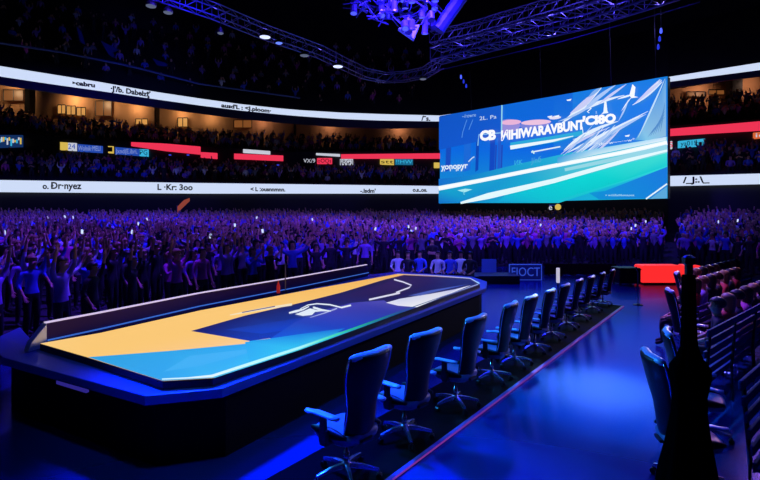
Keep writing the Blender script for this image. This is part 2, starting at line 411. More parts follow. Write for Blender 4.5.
# teal lower field
d.poly([(440, 179), (470, 176), (520, 164), (570, 153), (620, 145), (668, 137), (668, 198.4), (440, 203.4)],
       [(18, 110, 205), (18, 130, 205), (24, 160, 205), (40, 178, 214), (70, 190, 220), (120, 205, 225), (20, 190, 215), (14, 120, 200)])
d.poly([(440, 186), (520, 171), (600, 155), (668, 142), (668, 168), (600, 190), (560, 203), (470, 203), (440, 203)],
       [(22, 170, 205), (22, 160, 205), (90, 200, 215), (190, 228, 225), (40, 216, 210), (14, 200, 205), (14, 190, 205), (16, 140, 205), (18, 110, 200)])
d.poly([(510, 192), (590, 174), (668, 153), (668, 166), (620, 182), (560, 200), (500, 201)], [(10, 190, 210), (8, 215, 210), (60, 222, 205), (20, 205, 205), (6, 205, 200), (8, 196, 205), (16, 170, 210)])
d.poly([(590, 193), (606, 191), (640, 178), (668, 167), (668, 198.3), (600, 199.5)], [(12, 150, 210), (14, 140, 215), (16, 130, 215), (20, 120, 215), (16, 128, 214), (12, 140, 210)])
d.stroke([(440, 188.5), (480, 181), (555, 166), (620, 153.5), (668, 143)], [4.5, 4, 4, 4, 4.5], W)
d.stroke([(440, 188.5), (480, 181), (555, 166), (620, 153.5), (668, 143)], [1.6, 1.2, 1.2, 1.2, 1.6], (255, 255, 255))
d.stroke([(462, 203), (490, 196), (555, 181), (610, 165.5), (668, 150)], [2, 6, 4.5, 4, 3.5], (228, 250, 252))
d.stroke([(566, 170), (620, 158.5), (668, 147.2)], [3, 4, 5], (150, 215, 225))
d.stroke([(647, 199), (668, 184)], 1.5, (225, 245, 250)); d.poly([(651, 199), (668, 186.5), (668, 198.4)], (90, 170, 215))
d.mesh_text('v wcbllatlibonaoos', 621, 195.3, 2.2, 0, (190, 235, 245), 29)
# left small wordmark
d.mesh_text('yonopyr', 456, 166.5, 6, -.06, (225, 238, 250), 27, .03); d.stroke([(470, 162), (474, 158), (476, 157)], 1.1, (190, 215, 240))
for x in (446, 452, 458, 463): d.stroke([(x, 169), (x, 171.5)], .9, (210, 225, 245))
d.poly([(459, 190.5), (467, 188.8), (474, 189.5), (466, 192.5)], (170, 235, 240)); d.stroke([(465, 191), (466, 195)], .8, (120, 210, 230))
# turquoise glyphs
d.mesh_text('\u0418K', 520, 163, 5, -.15, (60, 190, 225), 8); d.mesh_text('J/n\u0431', 538, 160.5, 6, -.15, (80, 170, 220), 10)
# white underlines behind title
d.poly([(512, 143), (560, 135.5), (585, 131), (585, 135), (560, 142), (512, 150)], (40, 170, 215))
d.stroke([(512, 148), (555, 141), (575, 136.5)], [4, 2.4, .6], (235, 248, 252))
d.stroke([(533, 152.5), (562, 147)], 1.3, (225, 240, 250)); d.stroke([(534, 151), (536, 154)], 1.6, (200, 240, 240))
# silver strokes rushing up to the right
random.seed(3)
sil = [(225, 238, 250), (170, 200, 240), (200, 205, 240), (130, 175, 230)]
def sweep(p0, p1, p2, w, col):
    pts = []; ws = []
    for i in range(9):
        t = i/8; x = (1-t)**2*p0[0]+2*t*(1-t)*p1[0]+t*t*p2[0]; y = (1-t)**2*p0[1]+2*t*(1-t)*p1[1]+t*t*p2[1]
        pts.append((x, max(y, edge_t(x)+.8))); ws.append(w*(.15+math.sin(math.pi*t)*.95))
    d.stroke(pts, ws, col)
sweep((563, 124), (585, 108), (603, 88), 4.5, sil[0]); sweep((568, 120), (590, 104), (626, 96), 3.2, sil[0])
sweep((572, 114), (588, 104), (598, 92), 5, sil[2]); sweep((560, 122), (580, 116), (600, 101), 2, sil[1]); sweep((586, 110), (600, 97), (617, 86), 3.4, sil[1])
sweep((600, 105), (612, 96), (628, 85), 2.4, sil[2]); sweep((590, 98), (597, 92), (602, 89), 3, sil[3])
d.poly([(631, 96), (634, 85), (637, 88), (636, 97), (640, 98), (633, 99)], (250, 252, 255)); sweep((619, 100), (628, 97), (636, 95), 1.6, W)
sweep((620, 122), (627, 110), (630, 100), 1.6, sil[1]); sweep((623, 112), (628, 104), (634, 97), 1, sil[0])
for i in range(9):
    a = random.uniform(0, 7); sweep((634+a*.6, 106-a*.4), (648+a*.4, 98-a), (664-a*.3, 82-a*.5+i*.3), random.uniform(.8, 3), sil[i % 3])
sweep((566, 151), (585, 132), (620, 122), 3.4, sil[0]); sweep((570, 153), (592, 142), (650, 112), 2.6, sil[0]); sweep((563, 155), (580, 140), (612, 128), 2, sil[2])
sweep((578, 154), (605, 137), (648, 115), 3.6, sil[1]); sweep((585, 150), (610, 130), (645, 116), 1.5, sil[0]); sweep((575, 140), (590, 137), (606, 127), 1.4, sil[0])
for i in range(10):
    x = 560+random.random()*40; sweep((x, 157-random.random()*4), (x+12, 147), (x+30, 133-random.random()*8), random.uniform(.8, 2.2), sil[i % 4])
# pale field right of centre merging into the stripe
d.poly([(560, 158), (590, 151), (640, 142.5), (668, 137.5), (668, 141), (600, 155), (560, 164)], [(60, 150, 220), (140, 200, 235), (170, 220, 238), (190, 225, 238), (225, 240, 245), (200, 232, 240), (90, 180, 220)])
d.mesh_text('\u02dcdr~w~~\u00b7~w*~', 620, 142.5, 3, -.13, (235, 245, 252), 42)
# grey-blue wedge at the right edge
d.poly([(668, 80), (663, 93), (655, 110), (644, 130), (637, 141), (650, 141), (668, 137)], [(110, 175, 225), (90, 160, 215), (110, 170, 210), (130, 190, 220), (70, 160, 215), (130, 200, 225), (140, 190, 215)])
sweep((667, 80), (655, 108), (640, 139), 1.6, (190, 225, 240))
for i in range(6): sweep((650+i*2.5, 138-i), (657+i*1.6, 128-i*2), (667, 118-i*3), 1.0, (80, 140, 190))
d.stroke([(592, 114), (590, 113), (594, 109)], 1, W); d.poly([(606, 113), (607, 103), (609, 103), (610, 112), (611, 114), (604, 115)], (240, 248, 255)); d.mesh_text('a', 599, 113, 4, 0, (180, 210, 240))
d.stroke([(585, 127.5), (586, 135), (592, 133)], .8, W)
# title
d.mesh_text('CB', 491, 136.5, 9.5, -.08, (250, 252, 255), 16, .06)
d.mesh_text('\u0418IHIWARAVBUNT', 545.5, 131.5, 9.2, -.14, (252, 252, 255), 83, .05)
d.mesh_text("'CI8O", 602, 121, 8.5, -.1, (252, 252, 255), 33, .06)
for x, y in ((572, 101), (553, 117.5), (630, 136.5), (560, 117)): d.poly([(x-2.5, y), (x+2.5, y-1), (x+1.5, y+1), (x-2, y+1)], W)
d.build('display', disp_mat('video display', 1.0), scr)
for px in (470, 540, 610, 655):
    p = onscr(px, edge_t(px)); b = MB(); b.tube([p-sn*.25, (p.x, p.y+.1, 15.5 if px > 500 else 14)], .03, 5)
    b.build('hanging_cable', M_plastic, scr)
# little lit number plates beneath the screen
for px, s, m in ((550.5, 'e', M_pale), (558, '\u25cf', M_yel)):
    p = at(px, 207.5, 34.8)
    o = link('number_sign', text_mesh(s, .55, .03), m); o.location = p; o.rotation_euler = (math.radians(90), 0, 0)
    tag(o, 'tiny %s glowing sign hanging under the bottom edge of the screen' % ('white' if s == 'e' else 'yellow'), 'sign')
b = MB(); b.tube([(p.x-.6, 34.85, p.z+.15), (p.x+.35, 34.85, p.z+.15)], .03, 5); b.tube([(p.x, 34.85, p.z), (p.x, 35.0, 3.7)], .02, 5)
tag(b.build('sign_bracket', M_steel), 'thin bracket holding the two tiny signs under the screen', 'bracket')

# ------------------------------------------------------------------ stage
st = thing('stage_platform', 'long low stage platform with a glowing basketball court style top', 'stage')
ZT = .9
surf = [(40, 343.5), (88, 357.5), (163, 381), (213, 378), (300, 349.5), (400, 313), (480, 284.5), (470, 278.5), (397, 274), (300, 291.5), (200, 310.5), (100, 333)]
P = [onz(x, y, ZT) for x, y in surf]
b = MB(); b.rings([[p-Vector((0, 0, .14)) for p in P], [p-Vector((0, 0, .004)) for p in P]]); b.build('court_deck', M_black, st)
Zl = .81
led = [(222, 388.5), (145, 396), (60, 373), (3, 357.5), (-9, 349), (0, 336), (20, 327)]
led2 = [(398, 271.5), (472, 276.5), (487, 281.5), (486, 288)]
RL = [(47, 341), (100, 329.5), (200, 306.5), (300, 287), (368, 273)]
rb = [onz(x, y, ZT) for x, y in RL]
dirr = (rb[-1]-rb[0]).normalized(); nr = Vector((-dirr.y, dirr.x, 0))
PL = [onz(x, y, Zl) for x, y in led]+[p+nr*.24+Vector((0, 0, Zl-ZT)) for p in rb]+[onz(x, y, Zl) for x, y in led2]
M_ledge = mat('stage ledge blue grey', (46, 100, 180), .4, noise=.1, scale=2)
b = MB(); b.rings([[p-Vector((0, 0, .10)) for p in PL], list(PL)]); b.build('ledge', M_ledge, st, bevel=.012)
c = sum(PL, Vector())/len(PL)
base = []
for p in PL:
    q = Vector((p.x-c.x, p.y-c.y, 0)); base.append(Vector((p.x, p.y, 0))-q.normalized()*.22)
b = MB(); b.rings([[Vector((p.x, p.y, .0)) for p in base], [Vector((p.x, p.y, .71)) for p in base]]); b.build('skirt', mat('matte black skirt', (5, 5, 7), .9, spec=.15), st, bevel=.01)
# light slot on the near end of the skirt
A0, A1 = base[2], base[1]
dd = (A1-A0).normalized(); nn = Vector((dd.y, -dd.x, 0)); nn = nn if nn.y < 0 else -nn
sA = A0.lerp(A1, -.28); sB = A0.lerp(A1, .16)
b = MB(); b.rings([[sA+nn*.0+Vector((0, 0, .56)), sB+Vector((0, 0, .56)), sB+Vector((0, 0, .60)), sA+Vector((0, 0, .60))],
                   [sA+nn*.035+Vector((0, 0, .56)), sB+nn*.035+Vector((0, 0, .56)), sB+nn*.035+Vector((0, 0, .60)), sA+nn*.035+Vector((0, 0, .60))]])
b.build('light_slot', mat('violet slot light', (20, 10, 60), .4, emit=(60, 50, 170), strength=.55), st)
# court picture
g = Disp(lambda x, y: onz(x, y, ZT), Vector((0, 0, 1)), .0006)
YE = (250, 200, 116); YE2 = (246, 190, 100)
g.poly(surf, [(250, 205, 125), YE, YE, YE, YE, YE, YE2, YE2, (240, 180, 90), YE2, YE, YE])
g.poly([(214, 378.2), (300, 350), (400, 313.4), (480.5, 284.6), (474, 283), (396, 309), (298, 344), (214, 372)], [(60, 180, 230), (50, 195, 230), (20, 80, 120), (60, 60, 110), (40, 30, 80), (40, 50, 130), (30, 150, 220), (52, 165, 226)])
# light blue field
g.poly([(88, 357.3), (163, 381), (213, 378), (300, 349.5), (348, 332), (338, 329.5), (304, 333.5), (285, 337), (250, 341), (246, 343.8), (170, 351)],
       [(46, 160, 225), (52, 165, 226), (60, 180, 230), (50, 195, 230), (30, 170, 220), (20, 110, 205), (22, 130, 215), (30, 160, 226), (40, 165, 228), (45, 165, 228), (46, 165, 226)])
g.poly([(163, 372), (200, 366), (260, 350), (246, 349.5), (190, 356)], (66, 176, 232))
# dark blue field
DB = (18, 40, 150); DP = (36, 28, 84)
g.poly([(191, 331.2), (250, 341.2), (304, 333.8), (345, 330), (400, 313), (480, 284.5), (470, 278.5), (404, 275), (385, 279.5), (340, 293), (300, 303), (244, 316)],
       [(20, 28, 104), (14, 46, 166), (8, 60, 190), (12, 52, 170), (24, 24, 92), (22, 15, 60), (26, 16, 56), (30, 18, 62), (28, 20, 66), (24, 24, 82), (20, 28, 96), (20, 28, 102)])
g.poly([(225, 330), (300, 318), (340, 310), (300, 328), (262, 334)], [(20, 50, 160), (20, 46, 160), (26, 46, 150), (14, 62, 200), (14, 58, 190)])
g.poly([(300, 303), (345, 295), (385, 284), (400, 276), (440, 280), (400, 296), (350, 305), (310, 311)], [(24, 28, 96), (34, 24, 88), (42, 24, 82), (36, 20, 70), (28, 17, 60), (26, 20, 70), (22, 30, 104), (20, 34, 116)])
# violet wave
g.poly([(270, 339), (296, 322), (325, 310), (352, 303), (384, 300.5), (388, 303), (417, 307.5), (400, 313), (352, 330), (300, 340)],
       [(14, 80, 210), (34, 60, 180), (58, 58, 172), (64, 62, 172), (72, 74, 178), (72, 72, 170), (60, 56, 150), (40, 50, 160), (20, 60, 190), (16, 90, 214)])
g.poly([(245, 342.5), (300, 334.5), (345, 328.5), (318, 343), (300, 349.5), (250, 366)], [(40, 165, 228), (24, 130, 220), (18, 110, 215), (50, 190, 226), (50, 195, 228), (50, 178, 228)])
# white sweep
g.poly([(386, 303), (400, 299), (431, 294), (455, 289.5), (471, 285.5), (440, 298), (417, 307.5), (398, 306)], [(225, 225, 240), (205, 210, 235), (215, 215, 225), (190, 190, 215), (240, 240, 250), (225, 225, 230), (235, 235, 235), (225, 225, 240)])
g.poly([(408, 296), (431, 290.5), (468, 284.5), (440, 291), (420, 296)], (70, 90, 170))
# white lines
g.stroke([(369, 300), (385, 296.5), (400, 293.2)], 1.7, (215, 215, 235))
g.stroke([(394, 279.8), (403, 282.2), (411.5, 285.6), (409, 288), (396, 292.8)], 1.3, (215, 215, 235))
g.stroke([(230, 315.5), (262, 309.5), (292, 304.8)], [.8, 2.4, 2.2], (240, 225, 190)); g.stroke([(242, 313), (275, 306.8)], 1, (90, 90, 150))
# white emblem in the middle of the court
EW = (225, 235, 245)
g.stroke([(289, 313.5), (296, 311.8), (303, 310), (309, 307)], [1.6, 2.4, 1.6, 1.0], EW)
g.stroke([(300, 309.5), (308, 305.5), (317, 304.2), (330, 305.2), (341, 308)], [.6, 1.1, 1.2, 1.3, 1.4], EW)
g.stroke([(341, 308.2), (351, 305.8)], 1.6, EW)
g.stroke([(337, 309), (325, 313.5), (310, 318.2)], [1.2, 1, .5], (170, 180, 225))
g.poly([(295, 315), (303, 312), (310, 309), (316, 310.5), (324, 311.6), (315, 312.6), (312, 315.6), (303, 316.6)], EW)
g.stroke([(313, 308), (322, 310.8), (331, 311.8)], [2, 2.2, .8], EW)
# glowing front edge
g.stroke([(162, 380.4), (188, 379.2), (212, 377.2), (255, 363.3), (300, 348.6), (325, 339.5), (350, 330.6), (375, 321.5), (400, 312.4), (440, 298), (478, 284.8)], [1.4, 1.4, 2.6, 3, 2.6, 2, 1.6, 1.2, .9, .6, .6],
         [(200, 240, 255), (220, 245, 255), (225, 248, 255), (190, 250, 250), (170, 245, 240), (90, 230, 190), (40, 190, 140), (20, 150, 120), (20, 90, 130), (60, 90, 160), (190, 200, 240)])
g.stroke([(397, 274.3), (430, 275.8), (470, 278.8), (479.5, 284)], [.4, .6, .7, 1.3], [(200, 180, 160), (200, 195, 215), (200, 200, 230), (150, 210, 255)])
g.build('court_display', disp_mat('court display', 1.0), st).data.materials[0].node_tree.nodes['Principled BSDF'].inputs['Specular IOR Level'].default_value = .05
# rail along the far side
def off(px, py, z, dz): p = onz(px, py, z); return p+Vector((0, 0, dz))
RH = .235
b = MB()
A = [p+Vector((0, 0, -.1)) for p in rb]; B = [p+nr*.03+Vector((0, 0, RH)) for p in rb]; C = [p+nr*.08+Vector((0, 0, RH)) for p in rb]; D = [p+nr*.12+Vector((0, 0, -.1)) for p in rb]
b.rings([[a, q, c_, e] for a, q, c_, e in zip(A, B, C, D)])
b.build('rail_wall', mat('maroon rail panel', (52, 14, 96), .75, noise=.12, scale=1.5), st)
b = MB(); A = [p+nr*.02+Vector((0, 0, RH)) for p in rb]; C = [p+nr*.075+Vector((0, 0, RH)) for p in rb]; up = Vector((0, 0, .018))
b.rings([[a, a+up, c_+up, c_] for a, c_ in zip(A, C)]); b.build('rail_cap', mat('rail cap light', (120, 110, 130), .4, emit=(205, 188, 225), strength=1.0), st)
b = MB(); A = [p-nr*.02+Vector((0, 0, .012)) for p in rb]; b.tube(A, .012, 6); b.build('rail_base_light', mat('rail base light', (40, 50, 120), .3, emit=(60, 110, 210), strength=.8), st)
# chromed end of the rail
e0 = rb[0]; s_ = -dirr
b = MB(); b.rings([[e0+Vector((0, 0, RH)), e0+nr*.12+Vector((0, 0, RH)), e0+nr*.12+Vector((0, 0, -.08)), e0+Vector((0, 0, -.08))],
                   [e0+s_*.22-nr*.05+Vector((0, 0, .03)), e0+s_*.22+nr*.06+Vector((0, 0, .03)), e0+s_*.26+nr*.06+Vector((0, 0, -.08)), e0+s_*.26-nr*.05+Vector((0, 0, -.08))]])
b.build('rail_end', mat('brushed silver', (215, 225, 245), .35, .3), st, bevel=.01)
# pole and bottle standing by the rail
p = onz(283.5, 291.5, ZT)-nr*.05
pl = thing('slim_pole', 'slim grey pole standing against the stage rail', 'pole', p)
b = MB(); b.tube([(0, 0, .02), (0, 0, .62)], .012, 8); b.build('shaft', M_steel, pl); b = MB(); b.lathe([(.07, 0), (.07, .012), (.02, .03)]); b.build('foot', M_plastic, pl)
p = onz(276.5, 293, ZT)-nr*.05
bt = thing('bottle', 'small red bottle on the stage edge beside the slim pole', 'bottle', p)
b = MB(); b.lathe([(.035, 0), (.04, .02), (.04, .15), (.03, .19), (.014, .22), (.014, .24)], k=12); b.build('body', mat('red bottle', (235, 50, 50), .4, emit=(230, 50, 50), strength=.25), bt, smooth=True)  # slight emission stands in for light on the bottle
b = MB(); b.lathe([(.017, .24), (.017, .275)], k=12); b.build('cap', mat('orange cap', (240, 130, 90), .4), bt)

# ------------------------------------------------------------------ gaming chair
def make_chair(label, cat='chair', group=None, tall=1.0):
    t = thing('gaming_chair', label, cat, group=group)
    # seat
    b = MB(); pts = []
    def slab(zs, outline): return [[(x*s, y*s+.0, z) for x, y in outline] for z, s in zs]
    out = [(.25*math.copysign(abs(math.cos(a))**.5, math.cos(a)), .25*math.copysign(abs(math.sin(a))**.55, math.sin(a))) for a in [i*2*math.pi/24 for i in range(24)]]
    b.rings(slab([(.40, .86), (.42, .97), (.46, 1.02), (.495, .98), (.505, .86)], out))
    b.build('seat', M_leather2, t, smooth=True)
    for sx in (-1, 1):
        b = MB(); R = []
        for i in range(9):
            y = -.22+i*.055; r = .035*math.sin(math.pi*(i+.6)/9.2)+.008
            R.append([(sx*.235+r*math.cos(q*math.pi/4)*1.1, y, .50+r*math.sin(q*math.pi/4)*1.2) for q in range(8)])
        b.rings(R); b.build('seat_bolster', M_leather, t, smooth=True)
    # backrest: swept cross-sections, waist narrow, top wide, curved side wings
    b = MB(); R = []
    prof = [(.46, .17, -.215, .05), (.52, .20, -.225, .055), (.60, .20, -.235, .06), (.70, .195, -.25, .06), (.80, .21, -.268, .055), (.90, .245, -.29, .065), (1.0, .275, -.312, .07),
            (1.08, .288, -.33, .07), (1.14, .288, -.345, .07), (1.19, .285, -.358, .07), (1.22, .28, -.366, .06), (1.24, .265, -.370, .04)]
    for z, w, y, th in prof:
        ring = []
        for i in range(11):
            u = -1+i*.2; ring.append((u*w, y+abs(u)**2.2*.055+th*.5*(1-.3*abs(u)), z))
        for i in range(11):
            u = 1-i*.2; ring.append((u*w, y+abs(u)**2.2*.05-th*.6*(1-abs(u)**3), z))
        R.append(ring)
    b.rings(R); b.build('backrest', M_leather, t, smooth=True)
    b = MB(); R = []
    for i in range(9):
        x = -.27+i*.0675; r = .05 if 0 < i < 8 else .03
        R.append([(x, -.35+abs(x)*.14+r*.9*math.cos(q*math.pi/4), 1.228+r*.8*math.sin(q*math.pi/4)) for q in range(8)])
    b.rings(R); b.build('head_roll', mat('lit head roll', (175, 195, 235), .35), t, smooth=True)  # pale colour stands in for blue light on the black chair's top
    # chrome side piping on the back
    for sx in (-1, 1):
        b = MB(); b.tube([(sx*(w+.004), y+.052, z) for z, w, y, th in prof[1:-1]], .007, 6)
        b.build('side_trim', M_chrome, t, smooth=True)
    # lumbar pillow, seen from the front
    b = MB(); R = []
    for i in range(7):
        x = -.15+i*.05; r = .045*math.sin(math.pi*(i+.8)/7.6)+.01
        R.append([(x, -.20+r*.8*math.cos(q*math.pi/4), .66+r*1.5*math.sin(q*math.pi/4)) for q in range(8)])
    b.rings(R); b.build('lumbar_pillow', mat('dark fabric', (26, 26, 36), .8), t, smooth=True)
    for sx in (-1, 1):
        b = MB(); R = []
        for i in range(8):
            y = -.2+i*.057; w = .045 if 0 < i < 7 else .03
            R.append([(sx*.32+w*math.cos(q*math.pi/5), y, .695+.018*math.sin(q*math.pi/5)-(.012 if i > 5 else 0)) for q in range(10)])
        b.rings(R); a = b.build('armrest', mat('lit arm pad', (170, 195, 230), .36), t, smooth=True)  # pad colour raised so the arm looks lit
        b = MB(); b.box((sx*.32, -.02, .60), (.035, .07, .17)); b.box((sx*.31, -.02, .50), (.05, .09, .12)); b.box((sx*.22, -.02, .43), (.22, .08, .03))
        b.build('armrest_post', M_plastic, a, bevel=.008)
    b = MB(); b.box((0, -.02, .385), (.2, .3, .05)); b.tube([(.08, 0, .385), (.27, .03, .38)], .008); b.box((0, -.2, .43), (.16, .16, .03)); b.build('tilt_mechanism', M_plastic, t, bevel=.008)
    b = MB(); b.lathe([(.03, .12), (.03, .24), (.018, .245), (.018, .37)], k=12); b.build('gas_lift', M_chrome, t, smooth=True)
    b = MB(); b.lathe([(.05, .085), (.055, .13), (.035, .15)], k=12)
    for k in range(5):
        a = k*2*math.pi/5+.3; c, s = math.cos(a), math.sin(a)
        R = []
        for r, z, w, h in ((.03, .12, .028, .05), (.16, .115, .024, .042), (.31, .085, .018, .03)):
            R.append([(c*r-s*u*w, s*r+c*u*w, z+v*h/2) for u, v in ((-1, -1), (1, -1), (.7, 1), (-.7, 1))])
        b.rings(R)
    b.build('star_base', M_chrome, t, bevel=.004)
    for k in range(5):
        a = k*2*math.pi/5+.3; c, s = math.cos(a), math.sin(a); cx, cy = c*.31, s*.31
        b = MB()
        for o_ in (-.017, .017):
            b.rings([[(cx-s*(o_+e)+c*.028*math.cos(q*math.pi/6), cy+c*(o_+e)+s*.028*math.cos(q*math.pi/6), .029+.028*math.sin(q*math.pi/6)) for q in range(12)] for e in (-.009, .009)])
        b.tube([(cx, cy, .03), (cx, cy, .085)], .009)
        b.build('caster', M_plastic, t)
    return t
chair0 = make_chair('nearest and largest black chair of the row along the stage, pale blue lit arm pad', group='black gaming chairs in a row along the stage')
rows = [((372, 354), 1.04), ((428, 334), 1.02), ((477, 318.5), 1.0), ((511, 305), .985), ((532, 297.5), .97), ((551, 291), .95), ((566, 285.5), .92), ((580, 280.5), .9), ((592, 277), .87), ((603, 273.5), .84), ((613, 270.5), .82)]
labs = ['', 'second black chair in the row, between the nearest chair and the third one',
        'third black chair from the near end, its chrome star base showing clearly', 'fourth black chair in the row, counted from the near end',
        'fifth black chair in the row along the stage, a slim curved side view', 'sixth black chair in the row, below the upright white light tube',
        'seventh black chair in the row, white rim light on its back edge', 'eighth black chair in the row, middle of the crowded far half',
        'third from last black chair at the far end of the row', 'next to last black chair at the far end of the row', 'last and smallest black chair at the far end of the row']
for i, ((px, py), s) in enumerate(rows):
    o = chair0 if i == 0 else copy_tree(chair0)
    h = 1.255*s; Y = (CH-h)*F/(py-HY); X = (px-CX)/F*Y
    o.location = (X-.245*s, Y+.245*s, .024); o.scale = (s, s, s)
    o.rotation_euler = (0, 0, math.radians(45+[5, 3, 7, 12, 8, 10, 7, 10, 8, 10, 8][i]))
    if i: o['label'] = labs[i]
# headrest difference on the fourth chair handled by a draped towel-like cushion
# right row, facing the other way
rlabs = ['large black chair back left of the dark post, blue glint on its top', 'black chair just behind the large one, only its slanted top showing beside the post',
         'black chair with a pale rounded top edge in front of the red light counter', 'tilted dark chair with a pinkish stripe overlapping the red light counter',
         'dark chair right of the post under the red glow']
for i, (px, py, s, rz) in enumerate(((649, 353, 1.0, -100), (660, 340, .98, -118), (668, 289, 1.0, -110), (676, 272, 1.0, -125))):
    o = copy_tree(chair0); h = 1.255*s; Y = (CH-h)*F/(py-HY); X = (px-CX)/F*Y
    if i == 1: Y += .5; X += .35
    a = math.radians(rz); f = Vector((-math.sin(a), math.cos(a)))
    o.location = (X+f.x*.35*s, Y+f.y*.35*s, .002); o.scale = (s, s, s); o.rotation_euler = (0, 0, a)
    o['label'] = rlabs[i]; o['group'] = 'black gaming chairs on the right side'

# runner and light strip
def fl(px, py): return onz(px, py, 0)
q0, q1 = fl(388, 480), fl(622, 306.5)
q0 = q0+(q0-q1).normalized()*1.6
dr = (q1-q0).normalized(); nl = Vector((-dr.y, dr.x, 0))
b = MB(); b.rings([[q0, q1, q1+nl*.95, q0+nl*.95], [p+Vector((0, 0, .022)) for p in (q0, q1, q1+nl*.95, q0+nl*.95)]])
tag(b.build('floor_runner', mat('black runner', (3, 3, 4), .6, noise=.3, scale=6, spec=.03), bevel=.004), 'low black floor runner beneath the row of black chairs', 'floor mat')
b = MB(); w = Vector((0, 0, .03)); n2 = -nl*.05
b.rings([[q0, q1, q1+n2, q0+n2], [p+w for p in (q0, q1, q1+n2, q0+n2)]])
ts = tag(b.build('edge_strip', mat('violet metal edging', (150, 120, 200), .3, .6), bevel=.006), 'long thin violet metal strip edging the floor runner', 'floor strip')
b = MB(); e = nl*(-.052); b.rings([[q0+e+w*.35, q1+e+w*.35, q1+e+w*.8, q0+e+w*.8], [p+n2*.1 for p in (q0+e+w*.35, q1+e+w*.35, q1+e+w*.8, q0+e+w*.8)]])
b.build('light_line', mat('magenta light line', (60, 10, 60), .4, emit=(150, 60, 170), strength=.7), ts)
b = MB(); b.rings([[q1+nl*.95+dr*.0, q1, q1+dr*.04, q1+nl*.95+dr*.04], [p+w for p in (q1+nl*.95, q1, q1+dr*.04, q1+nl*.95+dr*.04)]])
b.build('end_strip', mat('violet metal edging', (150, 120, 200), .3, .6), ts)

# ------------------------------------------------------------------ things behind the stage
def gbox(name, x0, x1, yt, yb, m, label, cat, depth=.5, bevel=.02, group=None):
    Y = CH*F/(yb-HY); A, B = at(x0, yb, Y), at(x1, yb, Y); h = (yb-yt)*Y/F
    o = thing(name, label, cat, ((A.x+B.x)/2, Y+depth/2, 0), group=group)
    return o, B.x-A.x, depth, h
# red light counter
for (x0, x1, lab) in ((643, 683, 'glowing red light counter beyond the floor, left of the dark post'), (688, 702, 'small glowing red light block right of the dark post')):
    o, w, dp, h = gbox('light_counter', x0, x1, 265, 284.5, None, lab, 'counter', .7)
    b = MB(); b.box((0, 0, h*.52), (w, dp, h*.9)); b.build('glowing_panel', M_redlight, o, bevel=.09, seg=4)
    b = MB(); b.box((0, 0, .04), (w*.92, dp*.9, .08)); b.build('plinth', M_black, o)
# black equipment desk
o, w, dp, h = gbox('equipment_case', 619.5, 641, 268, 285.5, None, 'square black equipment case left of the red light counter', 'case', .7)
b = MB(); b.box((0, 0, h/2+.03), (w, dp, h-.06)); b.build('body', M_black, o, bevel=.03)
b = MB(); b.box((0, 0, h-.06), (w+.03, dp+.03, .04)); b.build('lid', MATS['matte black skirt'], o, bevel=.01)
for sx in (-1, 1):
    for sy in (-1, 1): b = MB(); b.lathe([(.04, 0), (.04, .07)], (sx*w*.4, sy*dp*.38, 0), 10); b.build('wheel', M_plastic, o)
p = fl(638, 305)
o = thing('microphone_stand', 'thin straight stand on the blue floor in front of the equipment case', 'stand', p)
b = MB(); b.tube([(0, 0, .03), (0, 0, .95), (-.05, 0, 1.02)], .012, 8); b.build('pole', M_steel, o)
b = MB(); b.lathe([(.13, 0), (.13, .015), (.03, .04)], k=16); b.build('base', M_plastic, o)
b = MB(); b.lathe([(.0, -.0), (.02, .01), (.022, .05), (.02, .08), (0, .09)], (-.05, 0, 1.02), 10); b.build('microphone', M_black, o)
# white light tube
Yt = 15.5; p = at(558, 268, Yt)
o = thing('light_tube', 'upright white light tube behind the row of chairs', 'lamp', (p.x, Yt, 0))
b = MB(); b.lathe([(.05, .5), (.055, .52), (.055, .94), (.05, .96)], k=10); b.build('tube', mat('white tube', (200, 200, 210), .4, emit=(200, 195, 215), strength=.9), o)
b = MB(); b.lathe([(.15, 0), (.15, .02), (.02, .05), (.02, .5)], k=12); b.build('stand', M_plastic, o)
# blue lettered sign
o, w, dp, h = gbox('floor_sign', 509.5, 541.5, 264.5, 280, None, 'low blue sign with outlined letters on the floor behind the stage', 'sign', .2)
b = MB(); b.box((0, 0, h/2), (w, dp, h)); b.build('panel', mat('deep blue panel', (20, 30, 110), .4, emit=(10, 16, 100), strength=.6), o, bevel=.01)
me = text_mesh('FIOCT', h*.8, .006); xs = [v.co.x for v in me.vertices]; t = link('lettering', me, mat('sign lettering blue', (60, 90, 200), .4, emit=(50, 80, 205), strength=.8), o)
t.rotation_euler = (math.radians(90), 0, 0); t.scale = (w*.88/(max(xs)-min(xs)), 1, 1); t.location = (0, -dp/2-.01, h/2)
b = MB()
for a, c in (((-w/2, 0), (w/2, 0)), ((w/2, 0), (w/2, h)), ((w/2, h), (-w/2, h)), ((-w/2, h), (-w/2, 0))): b.tube([(a[0], -dp/2, a[1]), (c[0], -dp/2, c[1])], .018, 5)
b.build('frame', mat('sign lettering blue', (60, 90, 200), .4), o)
# blue panel cube
o, w, dp, h = gbox('display_board', 482.5, 497, 259.5, 277, None, 'upright plain blue board at the edge of the crowd behind the stage corner', 'board', .3)
b = MB(); b.box((0, 0, h*.6), (w, .08, h*.8)); b.build('face', mat('blue face', (50, 70, 180), .5, emit=(22, 40, 150), strength=.5), o, bevel=.01)
for sx in (-1, 1): b = MB(); b.box((sx*w*.38, 0, h*.12), (.05, .3, h*.24)); b.build('foot', M_plastic, o)
# dark low riser behind the stage corner
o, w, dp, h = gbox('low_riser', 468, 520, 276, 284, None, 'low black riser between the stage corner and the blue sign', 'riser', 1.2)
b = MB(); b.box((0, 0, h/2), (w, dp, h)); b.build('deck', M_black, o, bevel=.015)
b = MB(); b.box((0, -dp/2-.01, h*.5), (w*.96, .02, h*.5)); b.build('front_panel', M_plastic, o)
